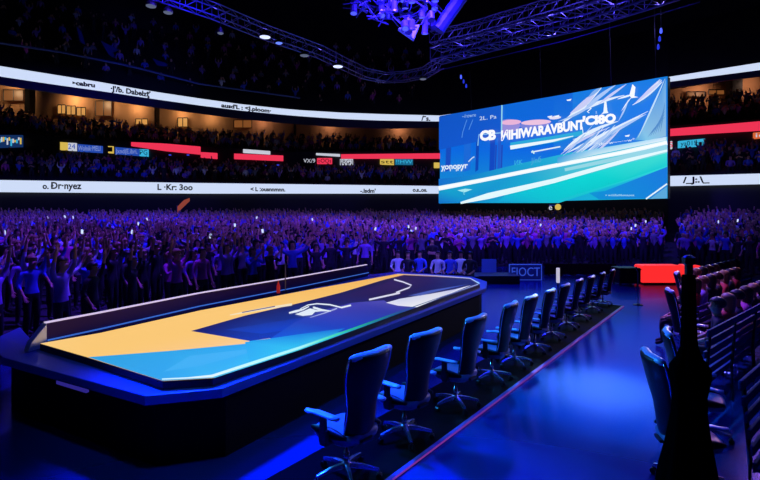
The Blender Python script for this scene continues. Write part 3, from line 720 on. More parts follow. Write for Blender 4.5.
# dark long barrier behind the floor
for i, (x0, x1, y) in enumerate(((545, 617, 271.5),)):
    o, w, dp, h = gbox('barrier', x0, x1, 264, y+4, None, 'long black crowd barrier behind the far chairs', 'barrier', .15)
    b = MB(); b.box((0, 0, h*.55), (w, .06, h*.9)); b.build('panel', MATS['matte black skirt'], o, bevel=.01)
    for k in range(6): b = MB(); b.box((-w*.45+w*.18*k, .1, .03), (.06, .5, .06)); b.build('foot', M_plastic, o)

# tall draped post on the right
o = thing('draped_post', 'tall black draped post rising in front of the right-hand chairs', 'post', (2.47, 4.0, 0))
b = MB(); R = []
for z, r in ((0, .28), (.12, .27), (.3, .235), (.55, .2), (.8, .15), (1.0, .12), (1.15, .115), (1.3, .14), (1.38, .14), (1.46, .09), (1.55, .06), (1.7, .052), (1.95, .05), (2.12, .048)):
    R.append([((r*(1+.07*math.sin(5*a+z*3)+.05*math.sin(11*a)))*math.cos(a), (r*(1+.07*math.sin(5*a+z*3)+.05*math.sin(11*a)))*math.sin(a), z) for a in [k*2*math.pi/40 for k in range(40)]])
b.rings(R); b.build('drape', mat('matte black drape', (4, 4, 5), 1.0, spec=.0), o, smooth=True)
b = MB(); b.lathe([(.03, 2.0), (.03, 2.2), (.05, 2.21), (.05, 2.26), (.02, 2.28)], k=12); b.build('pole_top', M_plastic, o)

# benches on the right
M_slat = mat('bench slat blue', (36, 42, 110), .75, noise=.2, scale=3, spec=.2)
def bench(A, Ln, label, nsl=5, ztop=1.05, ang=None, flip=1):
    a = math.atan2(.67, .74) if ang is None else ang
    t = thing('slatted_bench', label, 'bench', (A[0], A[1], 0), a, 'slatted benches on the right')
    for k in range(nsl):
        z = ztop-.135*k
        b = MB(); b.box((Ln/2, flip*.02*k, z), (Ln, .03, .085)); b.build('back_slat', M_slat, t, bevel=.01)
    for k in range(3):
        b = MB(); b.box((Ln/2, flip*(.15+.13*k), .43), (Ln, .1, .03)); b.build('seat_slat', M_slat, t, bevel=.008)
    n = max(2, int(Ln/1.2)+1)
    for k in range(n):
        x = .1+(Ln-.2)*k/(n-1)
        b = MB(); b.tube([(x, flip*.04, 0), (x, flip*.05, .45), (x, .0, ztop+.02)], .02, 6); b.tube([(x, flip*.44, 0), (x, flip*.44, .41), (x, flip*.06, .41)], .018, 6); b.build('leg_frame', M_plastic, t)
    return t
bench((3.12, 4.33), 3.4, 'nearest slatted bench with broad blue-lit slats at the right frame edge', 6, 1.12, flip=-1)
bench((4.0, 6.1), 3.8, 'second slatted bench, empty, between the nearest bench and the first occupied one', 6, 1.15)
bench((5.2, 7.35), 4.4, 'first occupied slatted bench, nearest row of people sitting on the right', 4)
bench((5.9, 9.3), 4.4, 'middle occupied slatted bench, second row of people sitting on the right', 3, .85)
bench((7.5, 11.55), 4.6, 'farthest slatted bench, under the back row of seated people', 3, .85)

# ------------------------------------------------------------------ people
SK = mat('skin', (205, 150, 125), .55, noise=.05)
SHIRT = {'violet': (150, 110, 210), 'pale': (215, 215, 235), 'blue': (60, 90, 220), 'dark': (28, 26, 44), 'magenta': (190, 70, 160), 'grey': (120, 120, 140), 'red': (200, 60, 60)}
SHM = {k: mat('shirt '+k, v, .75, noise=.12, scale=20) for k, v in SHIRT.items()}
TR = mat('dark trousers', (24, 24, 38), .8)
HAIR = [mat('hair black', (16, 12, 14), .5), mat('hair brown', (60, 38, 28), .5), mat('hair fair', (150, 115, 80), .5)]
EYE = mat('eye dark', (10, 8, 10), .3)
def arms(pose):
    e = {}
    if pose == 'cheer': e = {1: ((.30, -.06, 1.60), (.25, -.1, 1.86)), -1: ((-.30, -.05, 1.58), (-.27, -.08, 1.84))}
    elif pose == 'one_up': e = {1: ((.28, -.05, 1.62), (.22, -.12, 1.88)), -1: ((-.27, .02, 1.18), (-.27, -.12, .98))}
    elif pose == 'clap': e = {1: ((.28, -.08, 1.2), (.07, -.30, 1.30)), -1: ((-.28, -.08, 1.2), (-.05, -.31, 1.33))}
    elif pose == 'down': e = {1: ((.26, .03, 1.16), (.27, -.06, .92)), -1: ((-.26, .03, 1.16), (-.27, -.06, .92))}
    elif pose == 'phone': e = {1: ((.25, -.2, 1.30), (.10, -.34, 1.60)), -1: ((-.25, -.2, 1.28), (-.04, -.34, 1.56))}
    elif pose == 'wide': e = {1: ((.40, -.04, 1.50), (.52, -.1, 1.74)), -1: ((-.40, -.04, 1.50), (-.50, -.1, 1.76))}
    elif pose == 'seated': e = {1: ((.25, -.04, 1.18), (.14, -.28, 1.06)), -1: ((-.25, -.04, 1.18), (-.14, -.28, 1.06))}
    elif pose == 'folded': e = {1: ((.26, -.08, 1.2), (.0, -.2, 1.22)), -1: ((-.26, -.08, 1.18), (.02, -.22, 1.17))}
    return e
def skeleton(pose, fine):
    V = []; E = []; Rr = []; tagm = []
    def add(p, r, parent, m):
        V.append(p); Rr.append(r if isinstance(r, tuple) else (r, r)); tagm.append(m)
        if parent is not None: E.append((parent, len(V)-1))
        return len(V)-1
    pel = add((0, .0, .97), (.15, .105), None, 2)
    bel = add((0, -.005, 1.12), (.135, .095), pel, 1)
    che = add((0, 0, 1.30), (.165, .11), bel, 1)
    shc = add((0, 0.01, 1.42), (.13, .085), che, 1)
    nk = add((0, -.01, 1.50), .052, shc, 0)
    h1 = add((0, -.02, 1.575), (.068, .075), nk, 0)
    h2 = add((0, -.015, 1.655), (.078, .095), h1, 0)
    add((0, -.005, 1.735), (.055, .065), h2, 0)
    if fine: add((0, -.125, 1.63), (.014, .014), h1, 0)
    for s in (1, -1):
        if pose == 'seated':
            hp = add((s*.10, -.03, .95), (.088, .088), pel, 2); kn = add((s*.12, -.42, .95), .065, hp, 2)
            an = add((s*.12, -.40, .56), .042, kn, 2); add((s*.12, -.54, .50), .038, an, 2)
        else:
            hp = add((s*.095, 0, .88), (.09, .095), pel, 2); kn = add((s*.105, -.025, .50), .064, hp, 2)
            cf = add((s*.105, .0, .34), .058, kn, 2); an = add((s*.105, .02, .10), .04, cf, 2); add((s*.115, -.13, .045), (.042, .032), an, 2)
        el, wr = arms(pose)[s]
        sh = add((s*.185, .01, 1.405), .062, shc, 1)
        mid = Vector((s*.185, .01, 1.405)).lerp(Vector(el), .55); m_ = add(tuple(mid), .052, sh, 1)
        e = add(el, .042, m_, 1 if not fine else 1); w = add(wr, .029, e, 0)
        dv = (Vector(wr)-Vector(el)).normalized(); pm = Vector(wr)+dv*.07
        sd_ = Vector((1, 0, 0)) if abs(dv.x) < .8 else Vector((0, 0, 1))
        sd_ = (sd_-dv*sd_.dot(dv)).normalized()
        pa = add(tuple(pm), (.036, .026), w, 0)
        if fine:
            fw = Vector((0, -1, 0)); fw = (fw-dv*fw.dot(dv)).normalized() if abs(dv.y) < .9 else Vector((0, 0, -1))
            for k, (o_, ln) in enumerate(((-.033, .062), (-.011, .078), (.011, .074), (.033, .055))):
                f1 = add(tuple(pm+sd_*o_*1.0+dv*.045), .0095, pa, 0); add(tuple(pm+sd_*o_*1.35+dv*(.045+ln)+fw*.02), .0075, f1, 0)
            t1 = add(tuple(pm-sd_*.045*s-dv*.01), .011, pa, 0); add(tuple(pm-sd_*.075*s+dv*.03+fw*.01), .009, t1, 0)
    return V, E, Rr, tagm
def body_mesh(pose, fine, name='body'):
    V, E, Rr, tg = skeleton(pose, fine)
    if pose == 'seated':      # whole figure lowered so the hips meet the seat
        V = [(v[0], v[1], v[2]-.44) for v in V]
    me = bpy.data.meshes.new(name); me.from_pydata(V, E, [])
    ob = bpy.data.objects.new(name, me); COL.objects.link(ob)
    md = ob.modifiers.new('s', 'SKIN'); md.use_smooth_shade = True
    sv = me.skin_vertices[0].data if me.skin_vertices else None
    if sv is None:
        bpy.context.view_layer.objects.active = ob; bpy.ops.mesh.customdata_skin_add(); sv = me.skin_vertices[0].data
    for i, r in enumerate(Rr): sv[i].radius = r; sv[i].use_root = (i == 0)
    md.branch_smoothing = .3
    if fine: q = ob.modifiers.new('u', 'SUBSURF'); q.levels = 1; q.render_levels = 1
    bpy.context.view_layer.update()
    out = evaluated(ob); bpy.data.objects.remove(ob)
    VV = [Vector(v) for v in V]
    # material from the nearest bone
    zo = -.44 if pose == 'seated' else 0
    if fine:
        bm = bmesh.new(); bm.from_mesh(out)
        for zc in (.985+zo, 1.485+zo):
            bmesh.ops.bisect_plane(bm, geom=bm.verts[:]+bm.edges[:]+bm.faces[:], plane_co=(0, 0, zc), plane_no=(0, 0, 1), dist=1e-5)
        bm.to_mesh(out); bm.free()
    cen = [p.center.copy() for p in out.polygons]
    for p, c in zip(out.polygons, cen):
        best = 9; bi = 0
        for a, e in E:
            A, B = VV[a], VV[e]; t = max(0, min(1, (c-A).dot(B-A)/max(1e-9, (B-A).length_squared)))
            dd_ = (c-(A+(B-A)*t)).length-(Rr[a][0]*(1-t)+Rr[e][0]*t)
            if dd_ < best:
                best = dd_
                if tg[e] == 0 and tg[a] == 1: bi = 1 if t < .45 else 0
                elif tg[e] == 1 and tg[a] == 2: bi = 2 if t < .3 else 1
                else: bi = tg[e]
        if fine and abs(c.x) < .2 and c.y > -.13 and bi in (1, 2) and c.z-zo < 1.3: bi = 1 if c.z-zo > .985 else 2
        if fine and abs(c.x) < .12 and c.z-zo > 1.3 and c.y > -.2 and bi in (0, 1): bi = 0 if c.z-zo > 1.485 else 1
        p.material_index = bi
    return out
def hair_mesh(long=False, dz=0):
    me = bpy.data.meshes.new('hair'); bm = bmesh.new()
    bmesh.ops.create_icosphere(bm, subdivisions=3, radius=1)
    for v in bm.verts:
        x, y, z = v.co
        v.co = Vector((x*.098, y*.115+.008, z*.105+1.672))*(1)
        if long and y > -.2 and z < 0: v.co.z -= .14*min(1, -z*1.5); v.co.x *= 1.1
        v.co += Vector((x, y, z))*random.uniform(-.004, .006)
        v.co.z += dz
    kill = [v for v in bm.verts if (v.co.z-dz < 1.69 and v.co.y < -.045) or (not long and v.co.z-dz < 1.60)]
    bmesh.ops.delete(bm, geom=kill, context='VERTS')
    bmesh.ops.solidify(bm, geom=bm.faces[:], thickness=.012)
    bm.to_mesh(me); bm.free(); me.shade_smooth(); return me
def eyes_into(me, dz=0):
    bm = bmesh.new(); bm.from_mesh(me)
    for s in (-1, 1):
        r = bmesh.ops.create_icosphere(bm, subdivisions=1, radius=.011, matrix=Matrix.Translation((s*.032, -.104, 1.66+dz)))
        for f in {f for v in r['verts'] for f in v.link_faces}: f.material_index = 3
        r = bmesh.ops.create_icosphere(bm, subdivisions=1, radius=.018, matrix=Matrix.Translation((s*.083, -.012, 1.65+dz))@Matrix.Diagonal((.5, .8, 1.3, 1)))
    r = bmesh.ops.create_icosphere(bm, subdivisions=1, radius=.02, matrix=Matrix.Translation((0, -.092, 1.595+dz))@Matrix.Diagonal((1.1, .5, .3, 1)))
    for f in {f for v in r['verts'] for f in v.link_faces}: f.material_index = 3
    bm.to_mesh(me); bm.free()
POSES = ['cheer', 'one_up', 'clap', 'down', 'phone', 'wide']
FINE = {}; HM = {}
for ps in POSES+['seated', 'folded']:
    m_ = body_mesh(ps, True); eyes_into(m_, -.44 if ps == 'seated' else 0)
    for q in (SK, SHM['violet'], TR, EYE): m_.materials.append(q)
    FINE[ps] = m_
for lg in (0, 1):
    for se in (0, 1):
        h = hair_mesh(bool(lg), -.44 if se else 0); h.materials.append(HAIR[0]); HM[lg, se] = h
PH = MB(); PH.box((.03, -.40, 1.66), (.075, .01, .15)); PHM = PH.mesh('phone', .004)
M_phone = mat('phone screen glow', (10, 10, 12), .3, emit=(200, 215, 255), strength=1.2); PHM.materials.append(M_phone)
PT = {'cheer': 'with both arms raised', 'one_up': 'with one arm raised', 'clap': 'clapping', 'down': 'standing with arms down', 'phone': 'with hands held up', 'wide': 'with arms spread wide', 'seated': 'sitting', 'folded': 'with folded arms'}
def person(pos, rz, pose, shirt, hair, lg, label, group, s=1.0):
    o = bpy.data.objects.new('person', None); COL.objects.link(o); o.empty_display_size = .2
    o.location = pos; o.rotation_euler = (0, 0, rz); o.scale = (s, s, s); tag(o, label, 'person', group)
    bd = bpy.data.objects.new('body', FINE[pose]); COL.objects.link(bd); bd.parent = o
    bd.material_slots[1].link = 'OBJECT'; bd.material_slots[1].material = SHM[shirt]
    hr = bpy.data.objects.new('hair', HM[lg, 1 if pose == 'seated' else 0]); COL.objects.link(hr); hr.parent = o
    hr.material_slots[0].link = 'OBJECT'; hr.material_slots[0].material = HAIR[hair]
    return o
def face_to(p, tx=1.0, ty=10.0):     # figure looks along local -Y
    return math.atan2(tx-p[0], -(ty-p[1]))
SKW = ['violet', 'violet', 'pale', 'blue', 'blue', 'dark', 'dark', 'dark', 'magenta', 'grey']
def section(px):
    return ('in the stand left of the stage' if px < 130 else 'behind the stage rail' if px < 290 else 'behind the far end of the stage' if px < 500 else 'under the video screen' if px < 668 else 'in the stand right of the screen')
# generate standing places in the lower bowl
random.seed(11)
places = []; GRID = {}
for r, half in [(q, 0) for q in range(NR)]+[(q, .5) for q in range(NR)]:
    t = (r+.25+half)/NR
    x = -140.0
    while x < (260 if half else 900):
        p = bowl(x, t)
        step = .56*F/p.y*(1 if 0 < x < 760 else 2)
        x += step*random.uniform(.85, 1.25)
        if 660 < x < 682 or (abs(x-(122-r*1.1)) < 6 and r > 12): continue      # aisles
        if random.random() < .05: continue
        q = bowl(x, t); zz = .02+1.25*(math.floor(t*NR)/NR)**1.15
        pp = Vector((q.x+random.uniform(-.1, .1), q.y+random.uniform(-.15, .15), zz))
        key = (int(pp.x//.6), int(pp.y//.6))
        if any((w_.x-pp.x)**2+(w_.y-pp.y)**2 < .27 for i_ in (-1, 0, 1) for j_ in (-1, 0, 1) for w_ in GRID.get((key[0]+i_, key[1]+j_), ())): continue
        sy = HY+(CH-zz-1.3)*F/pp.y
        if 92 < x < 212 and abs(sy-(226+(x-92)*.32)) < 4.5: continue
        GRID.setdefault(key, []).append(pp); places.append((x, pp))
def visible(px, p):
    if not (-8 < px < 768): return False
    yt = HY+(CH-p.z-1.7)*F/p.y
    rail = lerp([(-20, 345), (42, 325), (200, 296), (370, 262), (483, 280), (520, 300), (760, 300)], px)
    return yt < rail-6 and p.z < 1.9
vis = [(a, p) for a, p in places if visible(a, p)]
vis.sort(key=lambda k: k[1].y)
NEAR = set(id(p) for _, p in vis[:262])
def ok_pos(p):
    return True
for a, p in vis[:262]:
    pose = random.choice(POSES+['cheer', 'cheer', 'wide', 'one_up']); sh = random.choice(SKW); hr = random.choice((0, 0, 1, 2)); lg = random.choice((0, 1))
    lab = 'spectator in %s top %s %s' % (sh, PT[pose], section(a))
    person(p, face_to(p)+random.uniform(-.35, .35), pose, sh, hr, lg, lab, 'spectators %s' % section(a), random.uniform(.93, 1.05))
# people behind the far end of the stage
spec = [(398, 18.0, 'seated', 'pale', 'sitting spectator in pale top at the left end of the bench behind the stage'),
        (408, 17.6, 'seated', 'dark', 'sitting spectator in dark top second from left on the bench behind the stage'),
        (420, 18.0, 'seated', 'blue', 'sitting spectator in blue top next to the standing dark figure behind the stage'),
        (432, 18.6, 'folded', 'dark', 'dark standing person with folded arms among sitters behind the stage'),
        (438, 17.6, 'seated', 'pale', 'sitting spectator in pale top just right of the standing dark figure'),
        (450, 17.6, 'seated', 'blue', 'sitting spectator in blue top in the middle of the bench behind the stage'),
        (461, 17.8, 'seated', 'pale', 'sitting spectator in pale top near the right end of the bench behind the stage'),
        (470, 17.4, 'seated', 'dark', 'sitting spectator in dark top at the right end of the bench behind the stage')]
for px, Y, ps, sh, lab in spec:
    p = at(px, HY, Y); p.z = 0
    person(p, face_to(p, 0, 8)+random.uniform(-.3, .3), ps, sh, random.choice((0, 1)), random.choice((0, 1)), lab, None if 0 else 'people behind the stage', 1.0)
for x0, x1, Y in ((394, 426, 17.85), (435, 474, 17.75)):
    A, B = at(x0, HY, Y), at(x1, HY, Y)
    t = thing('low_bench', 'plain black bench carrying the sitters %s of the standing dark figure' % ('left' if x0 < 400 else 'right'), 'bench', ((A.x+B.x)/2, Y+.05, 0), group='benches behind the stage')
    b = MB(); b.box((0, 0, .41), (B.x-A.x+.3, .4, .05)); b.build('seat', M_black, t, bevel=.01)
    for s_ in (-1, 1): b = MB(); b.box((s_*(B.x-A.x)*.45, 0, .19), (.06, .36, .38)); b.build('leg', M_plastic, t)
# seated people on the right benches
k = 0
for (ax, ay, n, sc, nm) in ((5.9, 9.3, 8, 1.0, 'middle'), (7.5, 11.55, 8, 1.0, 'farthest'), (5.2, 7.35, 7, 1.0, 'nearest')):
    for i in range(n):
        if nm == 'nearest': u = .3+i*.58
        else: u = .35+i*.52
        dx, dy = .74, .67
        px_, py_ = ax+dx*u-dy*.28, ay+dy*u+dx*.28
        sh = random.choice(['violet', 'dark', 'grey', 'magenta', 'dark', 'red']); hr = k % 3; lg = k % 2; k += 1
        person(Vector((px_, py_, 0)), math.atan2(.67, .74)+math.pi+random.uniform(-.4, .4), 'seated', sh, hr, lg,
               'person in %s top, %s hair, on the %s occupied bench, %s from its near end' % (sh, ('black', 'brown', 'fair')[hr], nm, ['first', 'second', 'third', 'fourth', 'fifth', 'sixth', 'seventh', 'eighth'][i]),
               'people sitting on the right-hand benches', sc)

# the rest of the crowd as one mass
LOW = []
for ps in POSES+['seated']:
    m_ = body_mesh(ps, False)
    v = np.empty(len(m_.vertices)*3, dtype=np.float32); m_.vertices.foreach_get('co', v); v = v.reshape(-1, 3)
    fs = [tuple(p.vertices) for p in m_.polygons]; mi = [p.material_index for p in m_.polygons]
    fs2 = []; mi2 = []
    for f, q in zip(fs, mi):
        c = v[list(f)].mean(0)
        if q == 0 and c[2] > (1.2 if ps == 'seated' else 1.63) and c[1] > -.06 and abs(c[0]) < .12: q = 3
        fs2.append(f); mi2.append(q)
    LOW.append((v, np.array([f if len(f) == 4 else (f[0], f[1], f[2], f[2]) for f in fs2 if len(f) in (3, 4)]), np.array([q for f, q in zip(fs2, mi2) if len(f) in (3, 4)]), [len(f) for f in fs2 if len(f) in (3, 4)]))
    bpy.data.meshes.remove(m_)
crowd = [(p, random.choice((0, 0, 1, 1, 2, 3, 4, 4, 5))) for a, p in places if id(p) not in NEAR]
def tierfill(ta, da, oa, tb, db, ob, rows, dens, x0=-120, x1=880):
    for r in range(rows):
        t = (r+.4)/rows; x = x0
        while x < x1:
            A = at(x, lerp(ta, x), lerp(da, x)+oa); B = at(x, lerp(tb, x), lerp(db, x)+ob); p = A.lerp(B, t)
            x += .62*F/p.y*random.uniform(.8, 1.6)/dens
            if 445 < x < 660 or (ta is UT and x > 445): continue
            crowd.append((p, random.choice((2, 3, 3, 4, 6, 0, 1))))
tierfill(shift(LT, 3), L, .9, FB2, L, 4.6, 4, .8)
tierfill(shift(FT, 6), L, 5.6, SB2, L, 9.0, 5, .8)
tierfill(UT, U, 1.6, DT, U, 12.6, 7, .35)
nv = 0; VA = []; LI = []; LS = []; MI = []
for p, k in crowd:
    v, f, mi, ln = LOW[k]
    sc = random.uniform(.92, 1.06); a = face_to(p)+random.uniform(-.4, .4); c, s = math.cos(a)*sc, math.sin(a)*sc
    w = np.empty_like(v); w[:, 0] = v[:, 0]*c-v[:, 1]*s+p.x; w[:, 1] = v[:, 0]*s+v[:, 1]*c+p.y; w[:, 2] = v[:, 2]*sc+p.z
    VA.append(w)
    si = random.choice((1, 1, 4, 5, 5, 6, 6, 6, 7, 8)); hi = random.choice((3, 3, 9))
    m2 = mi.copy(); m2[mi == 1] = si; m2[mi == 3] = hi
    LI.append((f+nv, ln)); MI.append(m2); nv += len(v)
me = bpy.data.meshes.new('crowd')
AV = np.concatenate(VA); me.vertices.add(len(AV)); me.vertices.foreach_set('co', AV.astype(np.float32).ravel())
idx = []; starts = []; tot = 0
for f, ln in LI:
    quad = np.array(ln) == 4
    for row, q in zip(f.tolist(), quad.tolist()):
        starts.append(tot)
        if q: idx.extend(row); tot += 4
        else: idx.extend(row[:3]); tot += 3
me.loops.add(tot); me.loops.foreach_set('vertex_index', np.array(idx, dtype=np.int32))
me.polygons.add(len(starts)); me.polygons.foreach_set('loop_start', np.array(starts, dtype=np.int32))
for q in (SK, SHM['violet'], TR, HAIR[0], SHM['pale'], SHM['blue'], SHM['dark'], SHM['magenta'], SHM['grey'], HAIR[1]): me.materials.append(q)
me.polygons.foreach_set('material_index', np.concatenate(MI).astype(np.int32))
me.update(calc_edges=True); me.validate(); me.shade_smooth()
o = link('crowd', me); tag(o, 'dense crowd of cheering spectators filling the stands and balconies around the arena', 'crowd', kind='stuff')
print('crowd', len(crowd), 'verts', nv)
# lit phones held up in the crowd
random.seed(5)
for i in range(26):
    a, p = random.choice(vis[60:900])
    q = p+Vector((0, -.3, 1.82)); b = MB(); b.box((0, 0, 0), (.08, .012, .15)); o = b.build('phone', M_phone, bevel=.003); o.location = q
    o.rotation_euler = (.2, random.uniform(-.4, .4), random.uniform(-.6, .6)); tag(o, 'tiny lit phone held up in the crowd of the lower stands', 'phone', 'lit phones in the crowd')

# blue drapes hanging in the upper left deck
M_drape = mat('deep blue gauze', (30, 50, 170), .7, noise=.3, scale=1.5)
def drape(pts, label):
    b = MB(); Q = [at(x, y, lerp(U, x)+5) for x, y in pts]; n = Vector((0, .25, 0))
    b.rings([Q, [q+n for q in Q]]); tag(b.build('blue_drape', M_drape, bevel=.05), label, 'drape', 'blue drapes in the upper left deck')
drape([(76, 26), (80, 30), (84, 44), (80, 42)], 'narrow slanted blue drape high in the upper left deck')
drape([(100, 40), (118, 49), (112, 52), (118, 62), (108, 54)], 'forked blue drape left of centre in the upper left deck')
drape([(152, 58), (166, 63), (176, 74), (170, 80), (148, 76), (160, 70)], 'wide blue drape like a wing in the upper left deck')
drape([(176, 76), (190, 80), (199, 90), (192, 96), (184, 92), (176, 82)], 'rounded blue drape just above the upper white ribbon')

# ------------------------------------------------------------------ trusses and lamps
M_truss = mat('violet painted truss', (110, 100, 190), .35, .6)
def truss(name, path, H, Wd, label, r=.05, m=None, n=None, lace=1.0):
    t = thing(name, label, 'truss')
    pts = []
    for a, c in zip(path, path[1:]):
        a, c = Vector(a), Vector(c); k = max(1, round((c-a).length/lace)); pts += [a.lerp(c, i/k) for i in range(k)]
    pts.append(Vector(path[-1]))
    ch = []
    for i, p in enumerate(pts):
        dv = pts[min(i+1, len(pts)-1)]-pts[max(i-1, 0)]; s = Vector((dv.y, -dv.x, 0)).normalized()*Wd/2
        ch.append((p+s, p-s, p+s+Vector((0, 0, H)), p-s+Vector((0, 0, H))))
    for k in range(4):
        b = MB(); b.tube([c[k] for c in ch], r, 6); b.build('chord', m or M_truss, t)
    b = MB()
    for i in range(len(ch)-1):
        for k0, k1 in ((0, 2), (1, 3), (0, 1), (2, 3)):
            b.tube([ch[i][k0], ch[i+1][k1]], r*.5, 4)
            b.tube([ch[i][k0], ch[i][k1]], r*.5, 4)
    b.build('lacing', m or M_truss, t)
    return t
def pz(px, py, z): return onz(px, py, z)
zt = 14.0
arc = [pz(x, y, zt) for x, y in ((60, -40), (120, -12), (165, 1), (215, 18), (265, 38), (320, 57), (345, 69), (365, 78), (385, 82), (405, 81), (425, 77), (440, 68))]
truss('lighting_truss', arc, .75, .6, 'long curving truss crossing the dark roof from upper left', .04, lace=.9)
tr2 = [pz(x, y, zt) for x, y in ((436, 62), (470, 53), (520, 40), (580, 26), (655, 2), (720, -20))]
truss('lighting_truss', tr2, .9, 1.4, 'straight double truss rising to the upper right above the screen', .06, lace=.9)
tr3 = [pz(x, y, zt+2.4) for x, y in ((432, 44), (470, 36), (520, 22), (580, 5), (640, -15))]
truss('lighting_truss', tr3, .9, .9, 'smaller truss running above and behind the double truss', .045, lace=.9)
# thin cable line under it
b = MB(); b.tube([pz(x, y, 13.2) for x, y in ((395, 82), (440, 70), (500, 56), (560, 42), (645, 18), (700, 2))], .03, 5)
tag(b.build('cable', M_truss), 'thin sagging cable following beneath the double truss', 'cable')
# central rig
rig = thing('lighting_rig', 'tangled central lighting rig glowing blue at the top of the arena', 'lighting rig', at(400, 6, 26))
rp = Vector(rig.location)
M_rig = mat('rig blue metal', (110, 110, 200), .35, .4)
random.seed(21)
b = MB()
for i in range(190):
    px, py = random.uniform(352, 430), random.uniform(-30, 30)
    if py > 14+(px-350)*.3: continue
    p = at(px, py, random.uniform(24.5, 27.5))-rp
    q = p+Vector((random.uniform(-1, 1), random.uniform(-1, 1), random.uniform(-.7, .7)))
    b.tube([p, q], .035, 5)
b.build('rig_frame', M_rig, rig)
for i in range(84):
    px, py = random.uniform(352, 438), random.uniform(-30, 30)
    if py > 8+(px-350)*.38: continue
    p = at(px, py, random.uniform(24.5, 27.5))-rp
    b = MB(); Rm = Matrix.Rotation(random.uniform(-.6, .6), 3, 'X')@Matrix.Rotation(random.uniform(-1, 1), 3, 'Z')
    R = [[p+Rm@Vector((r*math.cos(q*math.pi/5), r*math.sin(q*math.pi/5), z)) for q in range(10)] for r, z in ((.08, .3), (.16, .22), (.17, -.15), (.2, -.22))]
    b.rings(R); f = b.build('spotlight_head', M_rig, rig)
    if i % 3 == 0:
        b = MB(); b.rings([[p+Rm@Vector((r*math.cos(q*math.pi/5), r*math.sin(q*math.pi/5), z)) for q in range(10)] for r, z in ((.16, -.23), (.15, -.235))]); b.build('lens', mat('blue lens', (20, 20, 80), .2, emit=(80, 90, 255), strength=1.2), f)
wp = [at(398, 28, 25.5)-rp, at(420, 24, 25.5)-rp, at(414, 39, 25.5)-rp]
b = MB(); b.rings([wp, [q+Vector((0, .4, 0)) for q in wp]]); b.build('reflector_panel', mat('pale blue reflector', (150, 160, 240), .4, emit=(50, 60, 220), strength=.4), rig, bevel=.03)
b = MB(); b.tube([at(438, 30, 26)-rp, at(462, -4, 26)-rp], .35, 10); b.build('beam_arm', mat('deep blue arm', (50, 60, 190), .5), rig)
b = MB()
for px in (365, 400, 425): b.tube([at(px, -20, 26)-rp, Vector((at(px, 0, 26).x-rp.x, 0, 32-rp.z))], .03, 5)
b.build('suspension_cable', M_steel, rig)
# hanging white lamps
def hang_lamp(px, py, z, wpx, mt, label, group='white lamps hanging on the curved truss'):
    p = pz(px, py, z); w = wpx*p.y/F
    t = thing('hanging_lamp', label, 'lamp', p, group=group)
    b = MB(); b.lathe([(w*.5, 0), (w*.52, .1), (w*.3, .22), (.05, .3)], k=14); b.build('housing', M_plastic, t)
    b = MB(); b.lathe([(w*.3, -.06), (w*.47, -.02), (w*.49, 0)], k=14); b.build('lens', mt, t)
    b = MB(); b.tube([(0, 0, .28), (0, 0, .95)], .02, 5); b.build('hanger', M_plastic, t)
M_lw = mat('lamp lens white', (30, 30, 40), .3, emit=(200, 210, 255), strength=1.4)
M_lb = mat('lamp lens blue', (30, 30, 60), .3, emit=(100, 130, 255), strength=1.2)
M_lg = mat('lamp lens dim', (30, 30, 40), .3, emit=(110, 120, 150), strength=.6)
hang_lamp(265, 37, 13.4, 11, M_lw, 'widest bright white lamp under the curved truss')
hang_lamp(279, 43, 13.4, 7, M_lb, 'bluish lamp just right of the widest bright lamp')
hang_lamp(304.5, 55.5, 13.2, 9, M_lg, 'dim grey lamp between the bluish and the far bright lamp')
hang_lamp(338, 66.5, 13.2, 10, M_lw, 'bright white lamp lowest on the straight part of the curved truss')
hang_lamp(220.5, 33, 12, 6, M_lg, 'small dim lamp hanging apart below the curved truss')
hang_lamp(151, 6, 12.5, 10, M_lg, 'dim flat lamp at the upper left, left of its neighbour')
hang_lamp(168, 12.5, 12.5, 9, M_lg, 'dim flat lamp at the upper left, nearer the truss')
hang_lamp(423, 79, 13.8, 7, M_lg, 'pale lamp at the bend of the curved truss')
# blue string lights
for px, py, ln, rot, lab in ((661, 31, 3, 0, 'vertical blue light string right of the double truss'), (461, 77, 3, 1, 'slanted violet light string above the left corner of the screen')):
    t = thing('light_string', lab, 'lamp', pz(px, py, 12.8)); base_ = Vector(t.location)
    for k in range(ln):
        q = pz(px+(k*2.6 if rot else -k*1.4), py+k*(4.5 if rot else 8), 12.8 if 0 else 12.8)
        q = at(px+(k*2.6 if rot else -k*1.4), py+k*(4.5 if rot else 8), base_.y)-base_
        b = MB(); b.lathe([(.02, .16), (.06, .1), (.07, -.08), (.03, -.14)], q, 10); b.build('bulb', mat('blue bulb', (20, 20, 90), .3, emit=(70, 90, 255), strength=1.6 if k == 0 else .8) if k == 0 else mat('blue bulb dim', (20, 20, 90), .3, emit=(40, 60, 235), strength=.8), t)
    b = MB(); q1_ = at(px+(2*2.6 if rot else -2*1.4), py+2*(4.5 if rot else 8), base_.y)-base_
    b.tube([(0, 0, 1.2), (0, 0, 0), q1_], .015, 5); b.build('cord', M_plastic, t)

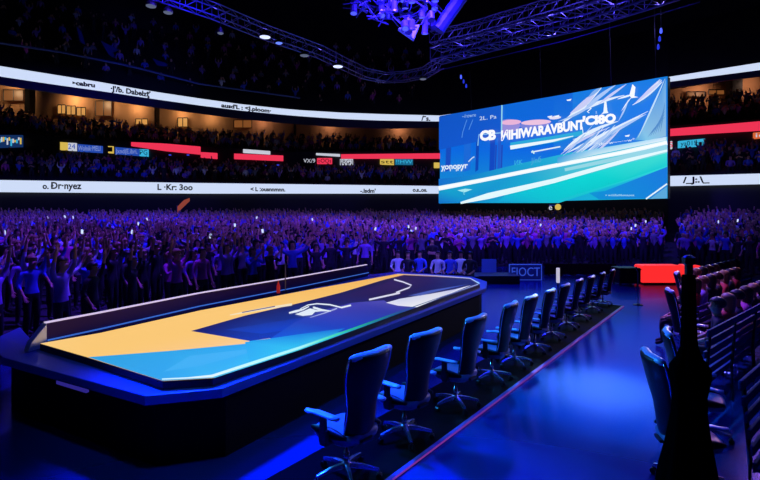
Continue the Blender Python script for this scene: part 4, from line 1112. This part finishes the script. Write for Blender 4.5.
# ------------------------------------------------------------------ lights
def spot(name, loc, to, color, power, ang, blend=.6, size=.3):
    l = bpy.data.lights.new(name, 'SPOT'); l.color = color; l.energy = power; l.spot_size = math.radians(ang); l.spot_blend = blend; l.shadow_soft_size = size
    o = bpy.data.objects.new(name, l); COL.objects.link(o); o.location = loc
    dv = Vector(to)-Vector(loc); o.rotation_euler = dv.to_track_quat('-Z', 'Y').to_euler(); return o
BL = (.01, .06, 1.0)
spot('floor_pool_fill', (5.2, 16.5, 13.5), (3.35, 7.35, 0), (.01, .42, 1.0), 42000, 12, 1.0, .5)  # added lamp, its pool imitates the screen's reflection on the floor
spot('floor_pool_fill_core', (4.9, 15.5, 13.3), (3.3, 7.55, 0), (1.0, .5, .3), 80000, 8, 1.0, .3)  # added pale core of that imitated reflection
spot('floor_wash', (2, 14, 13.5), (1.5, 7.5, 0), (.003, .006, 1.0), 4200, 58, .9, .5)
spot('near_floor_wash', (-3.2, 8.5, 8), (-.9, 4.7, 0), (.003, .03, 1.0), 24000, 34, 1.0, .4)
spot('chair_key', (-5, 12, 5), (1.0, 6.6, 1), (.02, .33, 1.0), 4500, 40, .8, .2)
spot('rim_back', (13, 19, 5), (3.2, 9.5, 1), (.6, .55, 1.0), 2000, 34, .8, .1)  # added helper without a fixture, draws rim lines on the chair backs
spot('chair_top', (-.8, 6.2, 9), (.6, 5.6, 1.2), (.03, .34, 1.0), 1500, 24, .9, .2)
spot('chair_top', (1.5, 9.5, 9), (3.0, 8.4, 1.2), (.03, .20, 1.0), 1800, 30, .9, .2)
spot('back_floor', (5, 26, 13), (4.5, 16, 0), (.003, .008, 1.0), 11000, 44, .9, .5)
spot('ledge_wash', (-1, 3.0, 9), (-1, 6.3, .8), (.02, .22, 1.0), 800, 50, .9, .3)
for i, (lx, ly, tx, ty, pw, c, an) in enumerate(((-6, 20, -16, 26, 16000, (.07, .025, 1.0), 75), (2, 20, 2, 34, 27000, (.09, .035, 1.0), 70), (6, 20, 13, 36, 22000, (.09, .04, 1.0), 62),
                                     (-4, 13, -9.5, 12, 11000, (.11, .03, 1.0), 72), (10, 16, 20, 26, 4000, (.06, .04, 1.0), 60), (-6, 22, -22, 36, 12000, (.05, .03, 1.0), 60))):
    spot('crowd_wash', (lx, ly, 12 if i == 3 else 16), (tx, ty, 1.5), c, pw, an, .8, .6)
spot('crowd_wash', (1, 10, 11), (-2.5, 23, 1.2), (.12, .045, 1.0), 9000, 62, .8, .6)
spot('crowd_wash', (6, 12, 11), (9, 26, 1), (.13, .05, 1.0), 5000, 40, .8, .6)
spot('drape_fill', (-6, 22, 13), at(145, 62, 44), (.05, .08, 1.0), 3500, 26, .8, .4)  # extra unseen fill to brighten the drapes
spot('bench_fill', (1, 13, 8), at(432, 215, 17.8)-Vector((0, 0, 1.4)), (.25, .4, 1.0), 900, 34, .8, .3)  # fill added to lift the sitters out of the dark, no real lamp
spot('right_people', (4, 14, 8), (7, 9.5, 1), (.35, .16, 1.0), 4000, 50, .8, .3)
spot('right_people_warm', (12, 15, 6), (7.2, 9.8, 1), (1.0, .35, .3), 500, 40, .8, .3)
spot('bench_wash', (8, 9, 8), (4, 5.5, .7), (.02, .07, 1.0), 700, 60, .8, .3)
spot('rig_light', at(402, 60, 22), at(398, 5, 26), (.08, .06, 1.0), 900, 60, .8, .3)
for px, py in ((120, -12), (215, 18), (265, 38), (320, 57), (385, 80), (436, 60), (470, 51), (520, 38), (550, 31), (580, 24), (620, 12), (660, 0)):  # added unseen points inside the trusses, giving the steel its rim glow
    l = bpy.data.lights.new('truss_fill', 'POINT'); l.color = (.25, .2, 1.0); l.energy = 14 if px < 430 else 70; l.shadow_soft_size = .1
    o = bpy.data.objects.new('truss_fill', l); COL.objects.link(o); o.location = onz(px, py, 14.45)
for px, pw in ((-30, 260), (12, 300), (72, 380), (104, 300), (135, 260), (180, 220), (210, 160), (262, 110), (330, 110), (400, 120), (700, 170), (750, 120)):
    Y = lerp(L, px)+9.1; p = at(px, lerp(ST, px)+5, Y)
    l = bpy.data.lights.new('suite_lamp', 'SPOT'); l.spot_size = math.radians(165); l.spot_blend = .3; l.color = (1.0, .66, .36) if px < 250 else (1.0, .6, .42); l.energy = pw*.42; l.shadow_soft_size = .4
    o = bpy.data.objects.new('suite_lamp', l); COL.objects.link(o); o.location = p; o.rotation_euler = (math.radians(78), 0, 0)

w = bpy.data.worlds.new('World'); S.world = w; w.use_nodes = True
w.node_tree.nodes['Background'].inputs[0].default_value = (.004, .005, .03, 1); w.node_tree.nodes['Background'].inputs[1].default_value = .5

# ------------------------------------------------------------------ camera
cd = bpy.data.cameras.new('camera'); cam = bpy.data.objects.new('camera', cd); COL.objects.link(cam)
cam.location = (0, 0, CH); cam.rotation_euler = (math.radians(90), 0, 0)
cd.sensor_width = 36; cd.lens = 36*F/760; cd.shift_x = 0; cd.shift_y = -(240-HY)/760; cd.clip_end = 300
S.camera = cam
S.view_settings.view_transform = 'Standard'; S.view_settings.look = 'None'; S.view_settings.exposure = 0; S.view_settings.gamma = 1; S.view_settings.use_curve_mapping = False
